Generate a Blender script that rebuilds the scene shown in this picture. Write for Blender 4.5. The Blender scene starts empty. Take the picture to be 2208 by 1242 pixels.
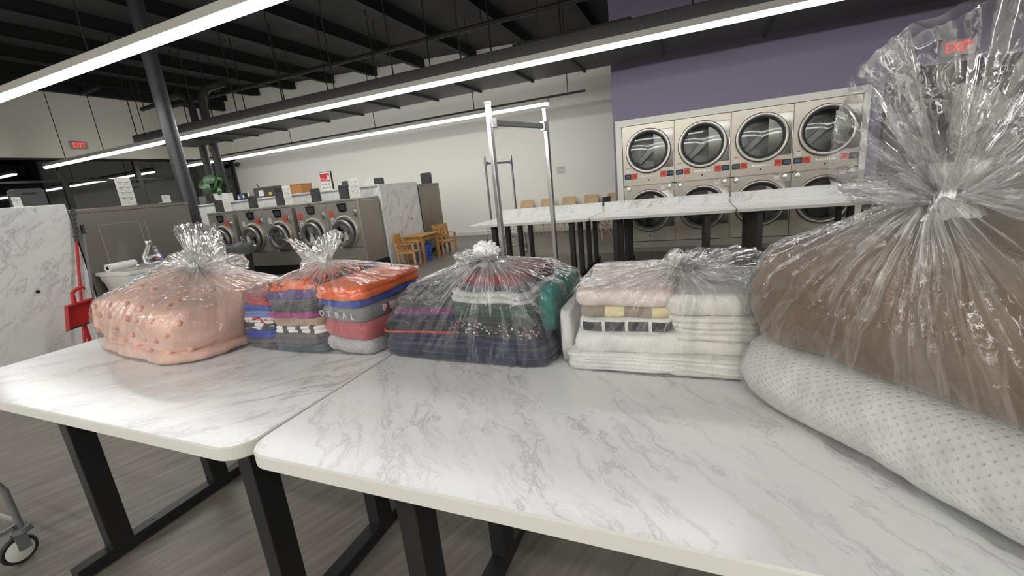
import bpy, bmesh, math, random
from math import sin, cos, pi, radians, sqrt, exp
from mathutils import Vector, Matrix, noise
from mathutils.bvhtree import BVHTree
random.seed(7)
S = bpy.context.scene
COL = S.collection

# ------------------------------------------------------------------ camera
H = 1.40
FPX = 930.666
RGT = Vector((0.91706, 0.39703, -0.0365)); FWD = None
yaw, pitch, roll = -0.408936372, 0.238232708, -0.10252153
f_ = Vector((sin(yaw)*cos(pitch), cos(yaw)*cos(pitch), -sin(pitch)))
r_ = Vector((cos(yaw), -sin(yaw), 0)); u_ = r_.cross(f_)
RGT = r_*cos(roll) + u_*sin(roll); UP = u_*cos(roll) - r_*sin(roll); FWD = f_
CAMP = Vector((0, 0, H))
cam = bpy.data.cameras.new('camera'); cam.sensor_width = 36; cam.lens = FPX/2208*36
cam.clip_start = 0.05; cam.clip_end = 100
camo = bpy.data.objects.new('camera', cam); COL.objects.link(camo)
m = Matrix.Identity(4)
for i in range(3):
    m[i][0] = RGT[i]; m[i][1] = UP[i]; m[i][2] = -FWD[i]; m[i][3] = CAMP[i]
camo.matrix_world = m
S.camera = camo
def ray(x, y): return RGT*((x-1104)/FPX) - UP*((y-621)/FPX) + FWD
def onX(x, y, v): d = ray(x, y); return CAMP + d*(v/d.x)
def onY(x, y, v): d = ray(x, y); return CAMP + d*(v/d.y)
def onZ(x, y, v): d = ray(x, y); return CAMP + d*((v-H)/d.z)

# ------------------------------------------------------------------ materials
MATS = {}
def newmat(name):
    m = bpy.data.materials.new(name); m.use_nodes = True
    nt = m.node_tree; nt.nodes.clear()
    out = nt.nodes.new('ShaderNodeOutputMaterial')
    return m, nt, out
class N:
    def __init__(s, nt): s.nt = nt
    def __call__(s, typ, ins=None, **props):
        n = s.nt.nodes.new(typ)
        for k, v in props.items(): setattr(n, k, v)
        for k, v in (ins or {}).items():
            if hasattr(v, 'is_output'): s.nt.links.new(v, n.inputs[k])
            else: n.inputs[k].default_value = v
        return n
    def ramp(s, fac, stops, interp='LINEAR'):
        n = s.nt.nodes.new('ShaderNodeValToRGB'); s.nt.links.new(fac, n.inputs[0])
        cr = n.color_ramp; cr.interpolation = interp
        while len(cr.elements) < len(stops): cr.elements.new(0.5)
        for e, (p, c) in zip(cr.elements, stops):
            e.position = p; e.color = c if len(c) == 4 else (*c, 1)
        return n.outputs[0]
    def mix(s, fac, a, b, blend='MIX'):
        n = s.nt.nodes.new('ShaderNodeMix'); n.data_type = 'RGBA'; n.blend_type = blend
        for i, v in ((0, fac), (6, a), (7, b)):
            if hasattr(v, 'is_output'): s.nt.links.new(v, n.inputs[i])
            else: n.inputs[i].default_value = v if (i == 0 or len(v) == 4) else (*v, 1)
        return n.outputs[2]
    def math(s, op, a, b=0.0, clamp=False):
        n = s.nt.nodes.new('ShaderNodeMath'); n.operation = op; n.use_clamp = clamp
        for i, v in ((0, a), (1, b)):
            if hasattr(v, 'is_output'): s.nt.links.new(v, n.inputs[i])
            else: n.inputs[i].default_value = v
        return n.outputs[0]
def c4(c): return (*c, 1) if len(c) == 3 else c
def simple(name, col, rough=0.6, metal=0.0, bump=0.0, bscale=200, spec=0.5, var=0.0, vscale=5, coat=0.0):
    if name in MATS: return MATS[name]
    m, nt, out = newmat(name); n = N(nt)
    p = n('ShaderNodeBsdfPrincipled', {'Base Color': c4(col), 'Roughness': rough, 'Metallic': metal, 'Specular IOR Level': spec, 'Coat Weight': coat})
    tc = n('ShaderNodeTexCoord')
    if var:
        nz = n('ShaderNodeTexNoise', {'Vector': tc.outputs['Object'], 'Scale': vscale, 'Detail': 4.0})
        lo = tuple(max(0, c*(1-var)) for c in col); hi = tuple(min(1, c*(1+var)) for c in col)
        nt.links.new(n.ramp(nz.outputs['Fac'], [(0.3, lo), (0.7, hi)]), p.inputs['Base Color'])
    if bump:
        nz = n('ShaderNodeTexNoise', {'Vector': tc.outputs['Object'], 'Scale': bscale, 'Detail': 3.0})
        b = n('ShaderNodeBump', {'Strength': bump, 'Distance': 0.002, 'Height': nz.outputs['Fac']})
        nt.links.new(b.outputs[0], p.inputs['Normal'])
    nt.links.new(p.outputs[0], out.inputs[0]); MATS[name] = m
    return m
def emit(name, col, strength):
    if name in MATS: return MATS[name]
    m, nt, out = newmat(name); n = N(nt)
    e = n('ShaderNodeEmission', {'Color': c4(col), 'Strength': strength})
    nt.links.new(e.outputs[0], out.inputs[0]); MATS[name] = m
    return m

def marble(name, ang=0.6, scale=1.0, amount=1.0, rough=0.2, plane='xy'):
    m, nt, out = newmat(name); n = N(nt)
    tc = n('ShaderNodeTexCoord'); geo = n('ShaderNodeNewGeometry')
    rot = {'xy': (0, 0, ang), 'yz': (ang, 0, 0), 'xz': (0, ang, 0)}[plane]
    mp = n('ShaderNodeMapping', {'Vector': geo.outputs['Position'], 'Rotation': rot, 'Scale': (1, 1, 1)})
    sc = {'xy': (1.0, 4.2, 1), 'yz': (1, 1.0, 3.4), 'xz': (1.0, 1, 3.4)}[plane]
    st = n('ShaderNodeMapping', {'Vector': mp.outputs[0], 'Scale': sc})
    warp = n('ShaderNodeTexNoise', {'Vector': mp.outputs[0], 'Scale': 5.0*scale, 'Detail': 5.0})
    v = n('ShaderNodeVectorMath', {0: warp.outputs['Color'], 1: (-.5, -.5, -.5)}, operation='ADD')
    v2 = n('ShaderNodeVectorMath', {0: v.outputs[0], 'Scale': 0.55}, operation='SCALE')
    v3 = n('ShaderNodeVectorMath', {0: st.outputs[0], 1: v2.outputs[0]}, operation='ADD')
    def vein(sc_, wid, det):
        z = n('ShaderNodeTexNoise', {'Vector': v3.outputs[0], 'Scale': sc_*scale, 'Detail': det, 'Roughness': 0.62})
        d = n.math('ABSOLUTE', n.math('SUBTRACT', z.outputs['Fac'], 0.5))
        return n.ramp(d, [(0.0, (1, 1, 1)), (wid, (0.35, 0.35, 0.35)), (wid*2.6, (0, 0, 0))])
    a = vein(1.5, 0.012, 8.0); b = vein(3.2, 0.016, 6.0)
    mk = n('ShaderNodeTexNoise', {'Vector': mp.outputs[0], 'Scale': 1.6*scale, 'Detail': 3.0})
    mask = n.ramp(mk.outputs['Fac'], [(0.42, (0, 0, 0)), (0.62, (1, 1, 1))])
    mk2 = n('ShaderNodeTexNoise', {'Vector': st.outputs[0], 'Scale': 2.3*scale, 'Detail': 4.0})
    mask2 = n.ramp(mk2.outputs['Fac'], [(0.46, (0, 0, 0)), (0.64, (1, 1, 1))])
    base = n.mix(n.math('MULTIPLY', mask2, 0.28*amount), (0.755, 0.76, 0.75), (0.60, 0.585, 0.575))
    t = n('ShaderNodeTexNoise', {'Vector': mp.outputs[0], 'Scale': 2.2*scale, 'Detail': 2.0})
    vcol = n.mix(n.ramp(t.outputs['Fac'], [(0.42, (0, 0, 0)), (0.6, (1, 1, 1))]), (0.36, 0.34, 0.37), (0.52, 0.47, 0.39))
    k1 = n.math('MULTIPLY', n.math('MULTIPLY', a, mask), 0.85*amount, True)
    k2 = n.math('MULTIPLY', n.math('MULTIPLY', b, mask2), 0.7*amount, True)
    c = n.mix(k1, base, vcol); c = n.mix(k2, c, (0.40, 0.38, 0.42))
    p = n('ShaderNodeBsdfPrincipled', {'Base Color': c, 'Roughness': rough, 'Specular IOR Level': 0.36})
    nt.links.new(p.outputs[0], out.inputs[0]); MATS[name] = m
    return m
M_TOP = marble('marble_laminate_top', ang=0.85, scale=1.15)
M_TOPB = marble('marble_laminate_second', ang=-0.75, scale=1.0, amount=1.15)
M_MYZ = marble('marble_laminate_upright', ang=-0.75, scale=0.75, plane='yz', rough=0.3, amount=0.95)
M_MXZ = marble('marble_laminate_divider', ang=0.9, scale=0.9, plane='xz', rough=0.25)
M_EDGE = simple('white_edge_band', (0.62, 0.61, 0.57), 0.4)
M_BLK = simple('black_steel', (0.012, 0.012, 0.014), 0.42)
M_BLKM = simple('black_matte', (0.011, 0.011, 0.012), 0.75)
M_CHR = simple('chrome', (0.80, 0.80, 0.81), 0.22, 1.0)
M_WALL = simple('white_wall_paint', (0.86, 0.85, 0.79), 0.8, bump=0.05, bscale=60)
M_SOFF = simple('beige_wall_paint', (0.80, 0.78, 0.70), 0.85)
M_PURP = simple('purple_wall_paint', (0.20, 0.175, 0.255), 0.75)
M_TRIMW = simple('white_trim_paint', (0.70, 0.69, 0.63), 0.5)
M_ROOF = simple('black_ceiling_paint', (0.040, 0.040, 0.042), 0.85, var=0.2, vscale=1.5)
M_BEAM = simple('black_beam_paint', (0.007, 0.007, 0.008), 0.7)
M_DUCT = simple('dark_duct_paint', (0.022, 0.021, 0.021), 0.6)
M_HOUS = simple('lamp_housing', (0.62, 0.60, 0.55), 0.5)
M_COLM = simple('dark_grey_column_paint', (0.035, 0.036, 0.04), 0.38)
M_DGREY = simple('dark_grey_plastic', (0.055, 0.057, 0.058), 0.5)
M_MGREY = simple('mid_grey_plastic', (0.16, 0.165, 0.17), 0.5)
M_WPLA = simple('white_plastic', (0.72, 0.71, 0.67), 0.38)
M_PAPER = simple('white_paper', (0.74, 0.73, 0.69), 0.8)
M_INK = simple('grey_ink', (0.30, 0.30, 0.30), 0.8)
M_RED = simple('red_sticker', (0.62, 0.085, 0.05), 0.5)
M_REDP = simple('red_plastic', (0.46, 0.012, 0.014), 0.38)
M_RUB = simple('black_rubber', (0.02, 0.02, 0.022), 0.6)
M_WOODK = simple('honey_pine_wood', (0.50, 0.26, 0.075), 0.45, var=0.25, vscale=9)
M_BIRCH = simple('birch_plywood', (0.66, 0.46, 0.26), 0.45, var=0.1, vscale=12)
M_BLUEB = simple('blue_basket_plastic', (0.06, 0.13, 0.50), 0.4)
M_SCREEN = simple('dark_screen', (0.012, 0.013, 0.016), 0.12)
M_LEAF = simple('green_leaf', (0.028, 0.10, 0.022), 0.35, var=0.4, vscale=25)
M_TAN = simple('woven_tan', (0.42, 0.20, 0.06), 0.7, bump=0.8, bscale=90, var=0.3, vscale=60)
M_YEL = simple('yellow_plastic', (0.62, 0.45, 0.05), 0.5)

def steel(name, col, rough, axis, met=1.0):
    m, nt, out = newmat(name); n = N(nt)
    g = n('ShaderNodeNewGeometry')
    sc = {'h': (1.5, 1.5, 260), 'v': (260, 260, 1.5)}[axis]
    mp = n('ShaderNodeMapping', {'Vector': g.outputs['Position'], 'Scale': sc})
    z = n('ShaderNodeTexNoise', {'Vector': mp.outputs[0], 'Scale': 1.0, 'Detail': 3.0})
    z2 = n('ShaderNodeTexNoise', {'Vector': g.outputs['Position'], 'Scale': 1.7, 'Detail': 2.0})
    r = n.math('ADD', n.math('MULTIPLY', z.outputs['Fac'], 0.16), rough-0.08)
    c = n.mix(z2.outputs['Fac'], tuple(x*0.88 for x in col), tuple(min(1, x*1.1) for x in col))
    b = n('ShaderNodeBump', {'Strength': 0.12, 'Distance': 0.001, 'Height': z.outputs['Fac']})
    p = n('ShaderNodeBsdfPrincipled', {'Base Color': c, 'Roughness': r, 'Metallic': met, 'Normal': b.outputs[0]})
    nt.links.new(p.outputs[0], out.inputs[0]); MATS[name] = m
    return m
M_SSW = steel('brushed_steel_washer', (0.46, 0.43, 0.38), 0.42, 'v', .6)
M_SSD = steel('brushed_steel_dryer', (0.42, 0.39, 0.335), 0.40, 'v')
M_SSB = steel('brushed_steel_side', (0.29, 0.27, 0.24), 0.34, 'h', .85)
M_RING = simple('door_ring_metal', (0.34, 0.33, 0.31), 0.28, 1.0)
M_RINGD = simple('dark_door_ring', (0.27, 0.265, 0.25), 0.36, 0.7)
M_DRUM = simple('drum_steel', (0.46, 0.46, 0.45), 0.4, 0.6)
M_GASK = simple('dark_gasket', (0.025, 0.025, 0.025), 0.6)

def glassmat(name, tint, rough=0.03, ior=1.5, base=0.0):
    m, nt, out = newmat(name); n = N(nt)
    fr = n('ShaderNodeFresnel', {'IOR': ior})
    t = n('ShaderNodeBsdfTransparent', {'Color': c4(tint)})
    g = n('ShaderNodeBsdfGlossy', {'Color': (1, 1, 1, 1), 'Roughness': rough})
    k = n.math('ADD', fr.outputs[0], base, True)
    mx = n('ShaderNodeMixShader', {0: k, 1: t.outputs[0], 2: g.outputs[0]})
    nt.links.new(mx.outputs[0], out.inputs[0]); MATS[name] = m
    return m
M_GLASS = glassmat('window_glass', (0.35, 0.37, 0.37), 0.02, 1.55, 0.04)
M_DGLASS = glassmat('dryer_glass', (0.62, 0.64, 0.63), 0.05, 1.5)
M_WGLASS = glassmat('washer_glass', (0.30, 0.31, 0.31), 0.05, 1.5)

def floor_mat():
    m, nt, out = newmat('grey_wood_vinyl'); n = N(nt)
    g = n('ShaderNodeNewGeometry')
    mp = n('ShaderNodeMapping', {'Vector': g.outputs['Position'], 'Rotation': (0, 0, radians(-70))})
    br = n('ShaderNodeTexBrick', {'Vector': mp.outputs[0], 'Scale': 1.0, 'Brick Width': 1.2, 'Row Height': 0.16, 'Mortar Size': 0.0012,
           'Color1': (0.185, 0.170, 0.146, 1), 'Color2': (0.205, 0.189, 0.163, 1), 'Mortar': (0.15, 0.138, 0.118, 1)}, offset=0.37)
    st = n('ShaderNodeMapping', {'Vector': mp.outputs[0], 'Scale': (2.2, 26, 1)})
    z = n('ShaderNodeTexNoise', {'Vector': st.outputs[0], 'Scale': 1.0, 'Detail': 6.0})
    gr = n.ramp(z.outputs['Fac'], [(0.3, (0.70, 0.69, 0.68)), (0.7, (1.15, 1.14, 1.12))])
    c = n.mix(1.0, br.outputs['Color'], gr, 'MULTIPLY')
    p = n('ShaderNodeBsdfPrincipled', {'Base Color': c, 'Roughness': 0.42, 'Specular IOR Level': 0.4})
    nt.links.new(p.outputs[0], out.inputs[0])
    return m
M_FLOOR = floor_mat()

def fabric(name, col, kind='plain', col2=None, col3=None, scale=1.0, rough=0.95, thr=0.5):
    if name in MATS: return MATS[name]
    m, nt, out = newmat(name); n = N(nt)
    tc = n('ShaderNodeTexCoord'); O = tc.outputs['Object']
    z = n('ShaderNodeTexNoise', {'Vector': O, 'Scale': 14.0, 'Detail': 5.0})
    lo = tuple(x*0.86 for x in col); hi = tuple(min(1, x*1.10) for x in col)
    c = n.ramp(z.outputs['Fac'], [(0.3, lo), (0.7, hi)])
    h = n('ShaderNodeTexNoise', {'Vector': O, 'Scale': 420.0, 'Detail': 2.0}).outputs['Fac']
    bs = 0.5
    if kind == 'heather':
        mp = n('ShaderNodeMapping', {'Vector': O, 'Scale': (60, 60, 260)})
        q = n('ShaderNodeTexNoise', {'Vector': mp.outputs[0], 'Scale': 2.0, 'Detail': 4.0})
        c = n.mix(n.ramp(q.outputs['Fac'], [(0.42, (0, 0, 0)), (0.6, (1, 1, 1))]), c, col2)
    elif kind == 'blots':
        q = n('ShaderNodeTexNoise', {'Vector': O, 'Scale': 18.0*scale, 'Detail': 1.5})
        c = n.mix(n.ramp(q.outputs['Fac'], [(thr, (0, 0, 0)), (thr+0.02, (1, 1, 1))]), c, col2)
    elif kind == 'stripesx':
        s = n('ShaderNodeSeparateXYZ', {0: O})
        w = n.math('FRACT', n.math('MULTIPLY', s.outputs[0], scale))
        c = n.mix(n.ramp(w, [(0.0, (0, 0, 0)), (thr, (1, 1, 1))], 'CONSTANT'), c, col2)
    elif kind == 'blocks':
        s = n('ShaderNodeSeparateXYZ', {0: O})
        w = n.ramp(n.math('FRACT', n.math('MULTIPLY', s.outputs[0], scale)), [(0.0, (0, 0, 0)), (0.14, (1, 1, 1))], 'CONSTANT')
        zz = n.ramp(n.math('FRACT', n.math('ADD', n.math('MULTIPLY', s.outputs[2], 24.0), 0.32)), [(0.0, (0, 0, 0)), (0.35, (1, 1, 1))], 'CONSTANT')
        c = n.mix(n.math('MULTIPLY', w, zz), c, col2)
    elif kind == 'floral':
        vo = n('ShaderNodeTexVoronoi', {'Vector': O, 'Scale': 95.0*scale, 'Randomness': 1.0})
        pet = n.ramp(vo.outputs['Distance'], [(0.0, (1, 1, 1)), (0.36, (1, 1, 1)), (0.42, (0, 0, 0))])
        pick = n('ShaderNodeSeparateColor', {0: vo.outputs['Color']})
        on = n.ramp(pick.outputs[0], [(0.0, (0, 0, 0)), (0.45, (1, 1, 1))], 'CONSTANT')
        fc = n.ramp(pick.outputs[1], [(0.0, col2), (0.6, col3)], 'CONSTANT')
        c = n.mix(n.math('MULTIPLY', pet, on), c, fc)
    elif kind == 'waffle':
        uv = n('ShaderNodeSeparateXYZ', {0: tc.outputs['UV']})
        a = n.math('MULTIPLY', uv.outputs[0], 2*pi/0.018); b = n.math('MULTIPLY', uv.outputs[1], 2*pi/0.018)
        w = n.math('MULTIPLY', n.math('SINE', a), n.math('SINE', b))
        h = n.math('ADD', n.math('MULTIPLY', n.ramp(w, [(0.0, (1, 1, 1)), (0.55, (0.9, 0.9, 0.9)), (0.95, (0, 0, 0))]), 1.0), n.math('MULTIPLY', h, 0.25))
        c = n.mix(n.math('MULTIPLY', n.ramp(w, [(0.6, (0, 0, 0)), (0.95, (1, 1, 1))]), 0.15), c, tuple(x*0.62 for x in col)); bs = 0.6  # dimples also tinted darker: the shade inside them is put into the colour
    elif kind == 'fleece':
        q = n('ShaderNodeTexNoise', {'Vector': O, 'Scale': 9.0, 'Detail': 6.0, 'Roughness': 0.7})
        c = n.mix(n.ramp(q.outputs['Fac'], [(0.42, (0, 0, 0)), (0.58, (1, 1, 1))]), c, col2); bs = 1.0
    b = n('ShaderNodeBump', {'Strength': bs, 'Distance': 0.0025 if kind == 'waffle' else 0.001, 'Height': h})
    p = n('ShaderNodeBsdfPrincipled', {'Base Color': c, 'Roughness': rough, 'Specular IOR Level': 0.15, 'Sheen Weight': 0.25, 'Sheen Roughness': 0.5, 'Normal': b.outputs[0]})
    nt.links.new(p.outputs[0], out.inputs[0]); MATS[name] = m
    return m

def plastic(name, streak=34.0, bump=0.7, haze=0.5, glo=1.0, crk=.30, fine=.55, lines=1.1):
    """Clear polythene film: see-through, glossy, with milky gathers; u runs round the bag, v from the knot."""
    m, nt, out = newmat(name); n = N(nt)
    tc = n('ShaderNodeTexCoord'); at = n('ShaderNodeAttribute', attribute_name='haze')
    mp = n('ShaderNodeMapping', {'Vector': tc.outputs['UV'], 'Scale': (streak, 3.2, 1)})
    z1 = n('ShaderNodeTexNoise', {'Vector': mp.outputs[0], 'Scale': 1.0, 'Detail': 4.0, 'Roughness': 0.6, 'Distortion': 0.6})
    ob = n('ShaderNodeMapping', {'Vector': tc.outputs['Object'], 'Scale': (1, 1, 1)})
    wz = n('ShaderNodeTexNoise', {'Vector': ob.outputs[0], 'Scale': 9.0, 'Detail': 2.0})
    w2 = n('ShaderNodeVectorMath', {0: wz.outputs['Color'], 'Scale': 0.09}, operation='SCALE')
    w3 = n('ShaderNodeVectorMath', {0: ob.outputs[0], 1: w2.outputs[0]}, operation='ADD')
    vo = n('ShaderNodeTexVoronoi', {'Vector': w3.outputs[0], 'Scale': 17.0}, feature='DISTANCE_TO_EDGE')
    cre = n.ramp(vo.outputs['Distance'], [(0.0, (1, 1, 1)), (0.10, (0.25, 0.25, 0.25)), (0.3, (0, 0, 0))])
    z2 = n('ShaderNodeTexNoise', {'Vector': ob.outputs[0], 'Scale': 26.0, 'Detail': 5.0})
    hgt = n.math('ADD', n.math('ADD', n.math('MULTIPLY', z1.outputs['Fac'], 1.0), n.math('MULTIPLY', cre, crk)), n.math('MULTIPLY', z2.outputs['Fac'], fine))
    bst = n.math('MULTIPLY', n.math('ADD', n.math('MULTIPLY', at.outputs['Fac'], 0.85), 0.22), bump, True)
    b = n('ShaderNodeBump', {'Strength': bst, 'Distance': 0.012, 'Height': hgt})
    fr = n('ShaderNodeFresnel', {'IOR': 1.4, 'Normal': b.outputs[0]})
    gl = n('ShaderNodeBsdfGlossy', {'Color': (1, 1, 1, 1), 'Roughness': 0.085, 'Normal': b.outputs[0]})
    tr = n('ShaderNodeBsdfTransparent', {'Color': (0.985, 0.985, 0.985, 1)})
    df = n('ShaderNodeBsdfDiffuse', {'Color': (0.98, 0.98, 0.97, 1), 'Normal': b.outputs[0]})
    tl = n('ShaderNodeBsdfTranslucent', {'Color': (0.98, 0.98, 0.97, 1), 'Normal': b.outputs[0]})
    dd = n('ShaderNodeMixShader', {0: 0.45, 1: df.outputs[0], 2: tl.outputs[0]})
    st = n.ramp(z1.outputs['Fac'], [(0.44, (0, 0, 0)), (0.66, (1, 1, 1))])
    hz = n.math('MULTIPLY', at.outputs['Fac'], n.math('ADD', n.math('MULTIPLY', st, 0.9), 0.28), True)
    rid = n.math('ABSOLUTE', n.math('SUBTRACT', z1.outputs['Fac'], 0.52))
    lin = n.ramp(rid, [(0.0, (1, 1, 1)), (0.012, (.6, .6, .6)), (0.04, (0, 0, 0))])
    lin = n.math('MULTIPLY', lin, n.math('MULTIPLY', n.math('ADD', at.outputs['Fac'], 0.04), lines), True)
    hz = n.math('ADD', n.math('ADD', n.math('MULTIPLY', hz, haze), n.math('MULTIPLY', cre, 0.006)), lin, True)
    a = n('ShaderNodeMixShader', {0: hz, 1: tr.outputs[0], 2: dd.outputs[0]})
    k = n.math('MINIMUM', n.math('MULTIPLY', n.math('MULTIPLY', fr.outputs[0], glo), n.math('ADD', 0.85, n.math('MINIMUM', at.outputs['Fac'], 1.0))), 0.45)
    o = n('ShaderNodeMixShader', {0: k, 1: a.outputs[0], 2: gl.outputs[0]})
    nt.links.new(o.outputs[0], out.inputs[0]); MATS[name] = m
    return m
M_PLAS = plastic('clear_plastic_film', 40, 1.0, .5, 1.15, .35, .5, .75)
M_KNOT = simple('gathered_plastic_white', (0.90, 0.90, 0.885), 0.22, spec=0.6, bump=0.6, bscale=70)
M_PLAM = plastic('clear_plastic_mouth', 8, .8, .5, 1.3, .5, .18, .28)

# ------------------------------------------------------------------ mesh helpers
class B:
    def __init__(s): s.bm = bmesh.new(); s.mi = 0
    def _fin(s, verts):
        fs = set(f for v in verts for f in v.link_faces)
        for f in fs: f.material_index = s.mi
        return verts
    def box(s, c, d, bev=0.0, rot=None, seg=2):
        t = bmesh.new()
        bmesh.ops.create_cube(t, size=1)
        for v in t.verts: v.co = Vector((v.co.x*d[0], v.co.y*d[1], v.co.z*d[2]))
        if bev > 0: bmesh.ops.bevel(t, geom=list(t.edges), offset=min(bev, min(d)*0.45), segments=seg, affect='EDGES', profile=0.5)
        R = rot if rot is not None else Matrix.Identity(3)
        vs = [s.bm.verts.new(R @ v.co + Vector(c)) for v in t.verts]
        t.verts.index_update()
        for f in t.faces:
            nf = s.bm.faces.new([vs[v.index] for v in f.verts]); nf.material_index = s.mi
        t.free(); return s
    def grid(s, rows, closed_u=False, cap0=False, cap1=False):
        vs = [[s.bm.verts.new(p) for p in r] for r in rows]
        n = len(rows[0])
        for i in range(len(rows)-1):
            for j in range(n if closed_u else n-1):
                k = (j+1) % n
                f = s.bm.faces.new((vs[i][j], vs[i][k], vs[i+1][k], vs[i+1][j])); f.material_index = s.mi
        if cap0: f = s.bm.faces.new(list(reversed(vs[0]))); f.material_index = s.mi
        if cap1: f = s.bm.faces.new(vs[-1]); f.material_index = s.mi
        return vs
    def tube(s, pts, r, n=8, cap=True):
        pts = [Vector(p) for p in pts]; rows = []; up = None
        for i, p in enumerate(pts):
            a = pts[max(i-1, 0)]; b = pts[min(i+1, len(pts)-1)]
            t = (b-a).normalized()
            if up is None: up = Vector((0, 0, 1)) if abs(t.z) < 0.9 else Vector((1, 0, 0))
            x = t.cross(up).normalized(); y = x.cross(t).normalized(); up = y
            rr = r[i] if isinstance(r, (list, tuple)) else r
            rows.append([p + x*rr*cos(2*pi*k/n) + y*rr*sin(2*pi*k/n) for k in range(n)])
        s.grid(rows, True, cap, cap); return s
    def lathe(s, prof, c=(0, 0, 0), axis='z', n=32, cap0=False, cap1=False, M=None):
        """prof: (radius, height) pairs along the axis"""
        rows = []
        for r, h in prof:
            row = []
            for k in range(n):
                a = 2*pi*k/n
                if axis == 'z': p = Vector((r*cos(a), r*sin(a), h))
                elif axis == 'y': p = Vector((r*cos(a), -h, r*sin(a)))   # h grows towards -y
                else: p = Vector((h, r*cos(a), r*sin(a)))
                if M is not None: p = M @ p
                row.append(p + Vector(c))
            rows.append(row)
        s.grid(rows, True, cap0, cap1); return s
    def prism(s, poly, h0, h1, plane='xy'):
        def mk(p, h):
            if plane == 'xy': return Vector((p[0], p[1], h))
            if plane == 'xz': return Vector((p[0], h, p[1]))
            return Vector((h, p[0], p[1]))
        a = [s.bm.verts.new(mk(p, h0)) for p in poly]; b = [s.bm.verts.new(mk(p, h1)) for p in poly]
        n = len(poly); fs = []
        for i in range(n): fs.append(s.bm.faces.new((a[i], a[(i+1) % n], b[(i+1) % n], b[i])))
        fs.append(s.bm.faces.new(list(reversed(a)))); fs.append(s.bm.faces.new(b))
        for f in fs: f.material_index = s.mi
        return s
    def build(s, name, mats, parent=None, smooth=None, loc=None):
        bmesh.ops.recalc_face_normals(s.bm, faces=list(s.bm.faces))
        me = bpy.data.meshes.new(name)
        if smooth is not None:
            for f in s.bm.faces: f.smooth = True
            ca = radians(smooth)
            for e in s.bm.edges:
                if len(e.link_faces) == 2:
                    try: e.smooth = e.calc_face_angle() < ca
                    except Exception: pass
        s.bm.to_mesh(me); s.bm.free()
        for mm in (mats if isinstance(mats, (list, tuple)) else [mats]): me.materials.append(mm)
        o = bpy.data.objects.new(name, me); COL.objects.link(o)
        if parent: o.parent = parent
        if loc: o.location = loc
        return o
def tag(o, label=None, cat=None, group=None, kind=None):
    if label: o['label'] = label
    if cat: o['category'] = cat
    if group: o['group'] = group
    if kind: o['kind'] = kind
    return o
def thing(name, label, cat, loc=(0, 0, 0), rz=0.0, group=None):
    o = bpy.data.objects.new(name, None); COL.objects.link(o)
    o.location = loc; o.rotation_euler = (0, 0, rz); o.empty_display_size = 0.1
    return tag(o, label, cat, group)
def copy_tree(o, parent=None):
    c = o.copy(); COL.objects.link(c)
    if parent: c.parent = parent
    for ch in list(o.children): copy_tree(ch, c)
    return c
def struct(name, b, mat, smooth=None):
    return tag(b.build(name, mat, None, smooth), kind='structure')
def part(o, label): o['label'] = label; return o

# ------------------------------------------------------------------ the setting
XW, YB, XR, YF = -15.4, 11.38, 6.0, -5.0
def roofz(x): return 4.6 - 0.05*x
b = B(); b.box(((XW+XR)/2, (YB+YF)/2, -0.05), (XR-XW+0.4, YB-YF+0.4, 0.1)); struct('floor', b, M_FLOOR)
b = B(); b.prism([(XW-.2, roofz(XW-.2)), (XR+.2, roofz(XR+.2)), (XR+.2, roofz(XR+.2)+.12), (XW-.2, roofz(XW-.2)+.12)], YF-.2, YB+.2, 'xz'); struct('ceiling', b, M_ROOF)
b = B(); b.prism([(XW-.15, 0), (-1.30, 0), (-1.30, roofz(-1.3)), (XW-.15, roofz(XW-.15))], YB, YB+0.15, 'xz'); struct('wall_back', b, M_WALL)
b = B(); b.box(((XW-1.32)/2, YB-0.008, 0.055), (-1.32-XW, 0.016, 0.11), 0.004); struct('baseboard_back', b, M_TRIMW)
# purple wall round the dryers, with the dark opening to its right
DX0, DX1, DZ0, DZ1 = -1.155, 2.29, 0.123, 2.148
PY = 8.2
b = B(); b.prism([(-1.30, DZ1), (XR, DZ1), (XR, roofz(XR)), (-1.30, roofz(-1.3))], PY, PY+0.12, 'xz') if False else b.prism([(-1.30, DZ1+.003), (2.52, DZ1+.003), (2.52, 2.38), (4.4, 2.38), (4.4, DZ1), (XR, DZ1), (XR, roofz(XR)), (-1.30, roofz(-1.3))], PY, PY+0.12, 'xz')
struct('wall_purple_upper', b, M_PURP)
b = B(); b.box((-1.2275, PY+.06, DZ1/2), (0.145, 0.12, DZ1)); b.box((-1.24, (PY+YB)/2+.06, 2.32), (0.12, YB-PY-.14, 4.64)); struct('wall_purple_left', b, M_PURP)
b = B(); b.box((2.41, PY+.06, DZ1/2), (0.22, 0.12, DZ1)); struct('wall_purple_right', b, M_PURP)
b = B(); b.box((5.2, PY+.06, DZ1/2), (1.6, 0.12, DZ1)); struct('wall_purple_far_right', b, M_PURP)
b = B(); b.box((3.46, PY+1.6, 1.2), (2.2, 0.1, 2.4)); b.box((2.46, PY+.86, 1.2), (0.1, 1.4, 2.4)); b.box((4.46, PY+.86, 1.2), (0.1, 1.4, 2.4)); b.box((3.46, PY+.86, 2.44), (2.1, 1.45, 0.08))
struct('wall_passage', b, M_DGREY)
b = B()
for (x0, x1, z0, z1) in ((-1.26, 2.37, DZ1, DZ1+.105), (-1.26, DX0, 0, DZ1), (DX1, 2.37, 0, DZ1)):
    b.box(((x0+x1)/2, PY-.012, (z0+z1)/2), (x1-x0, 0.024, z1-z0), 0.003)
struct('trim_1', b, M_TRIMW)
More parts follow.
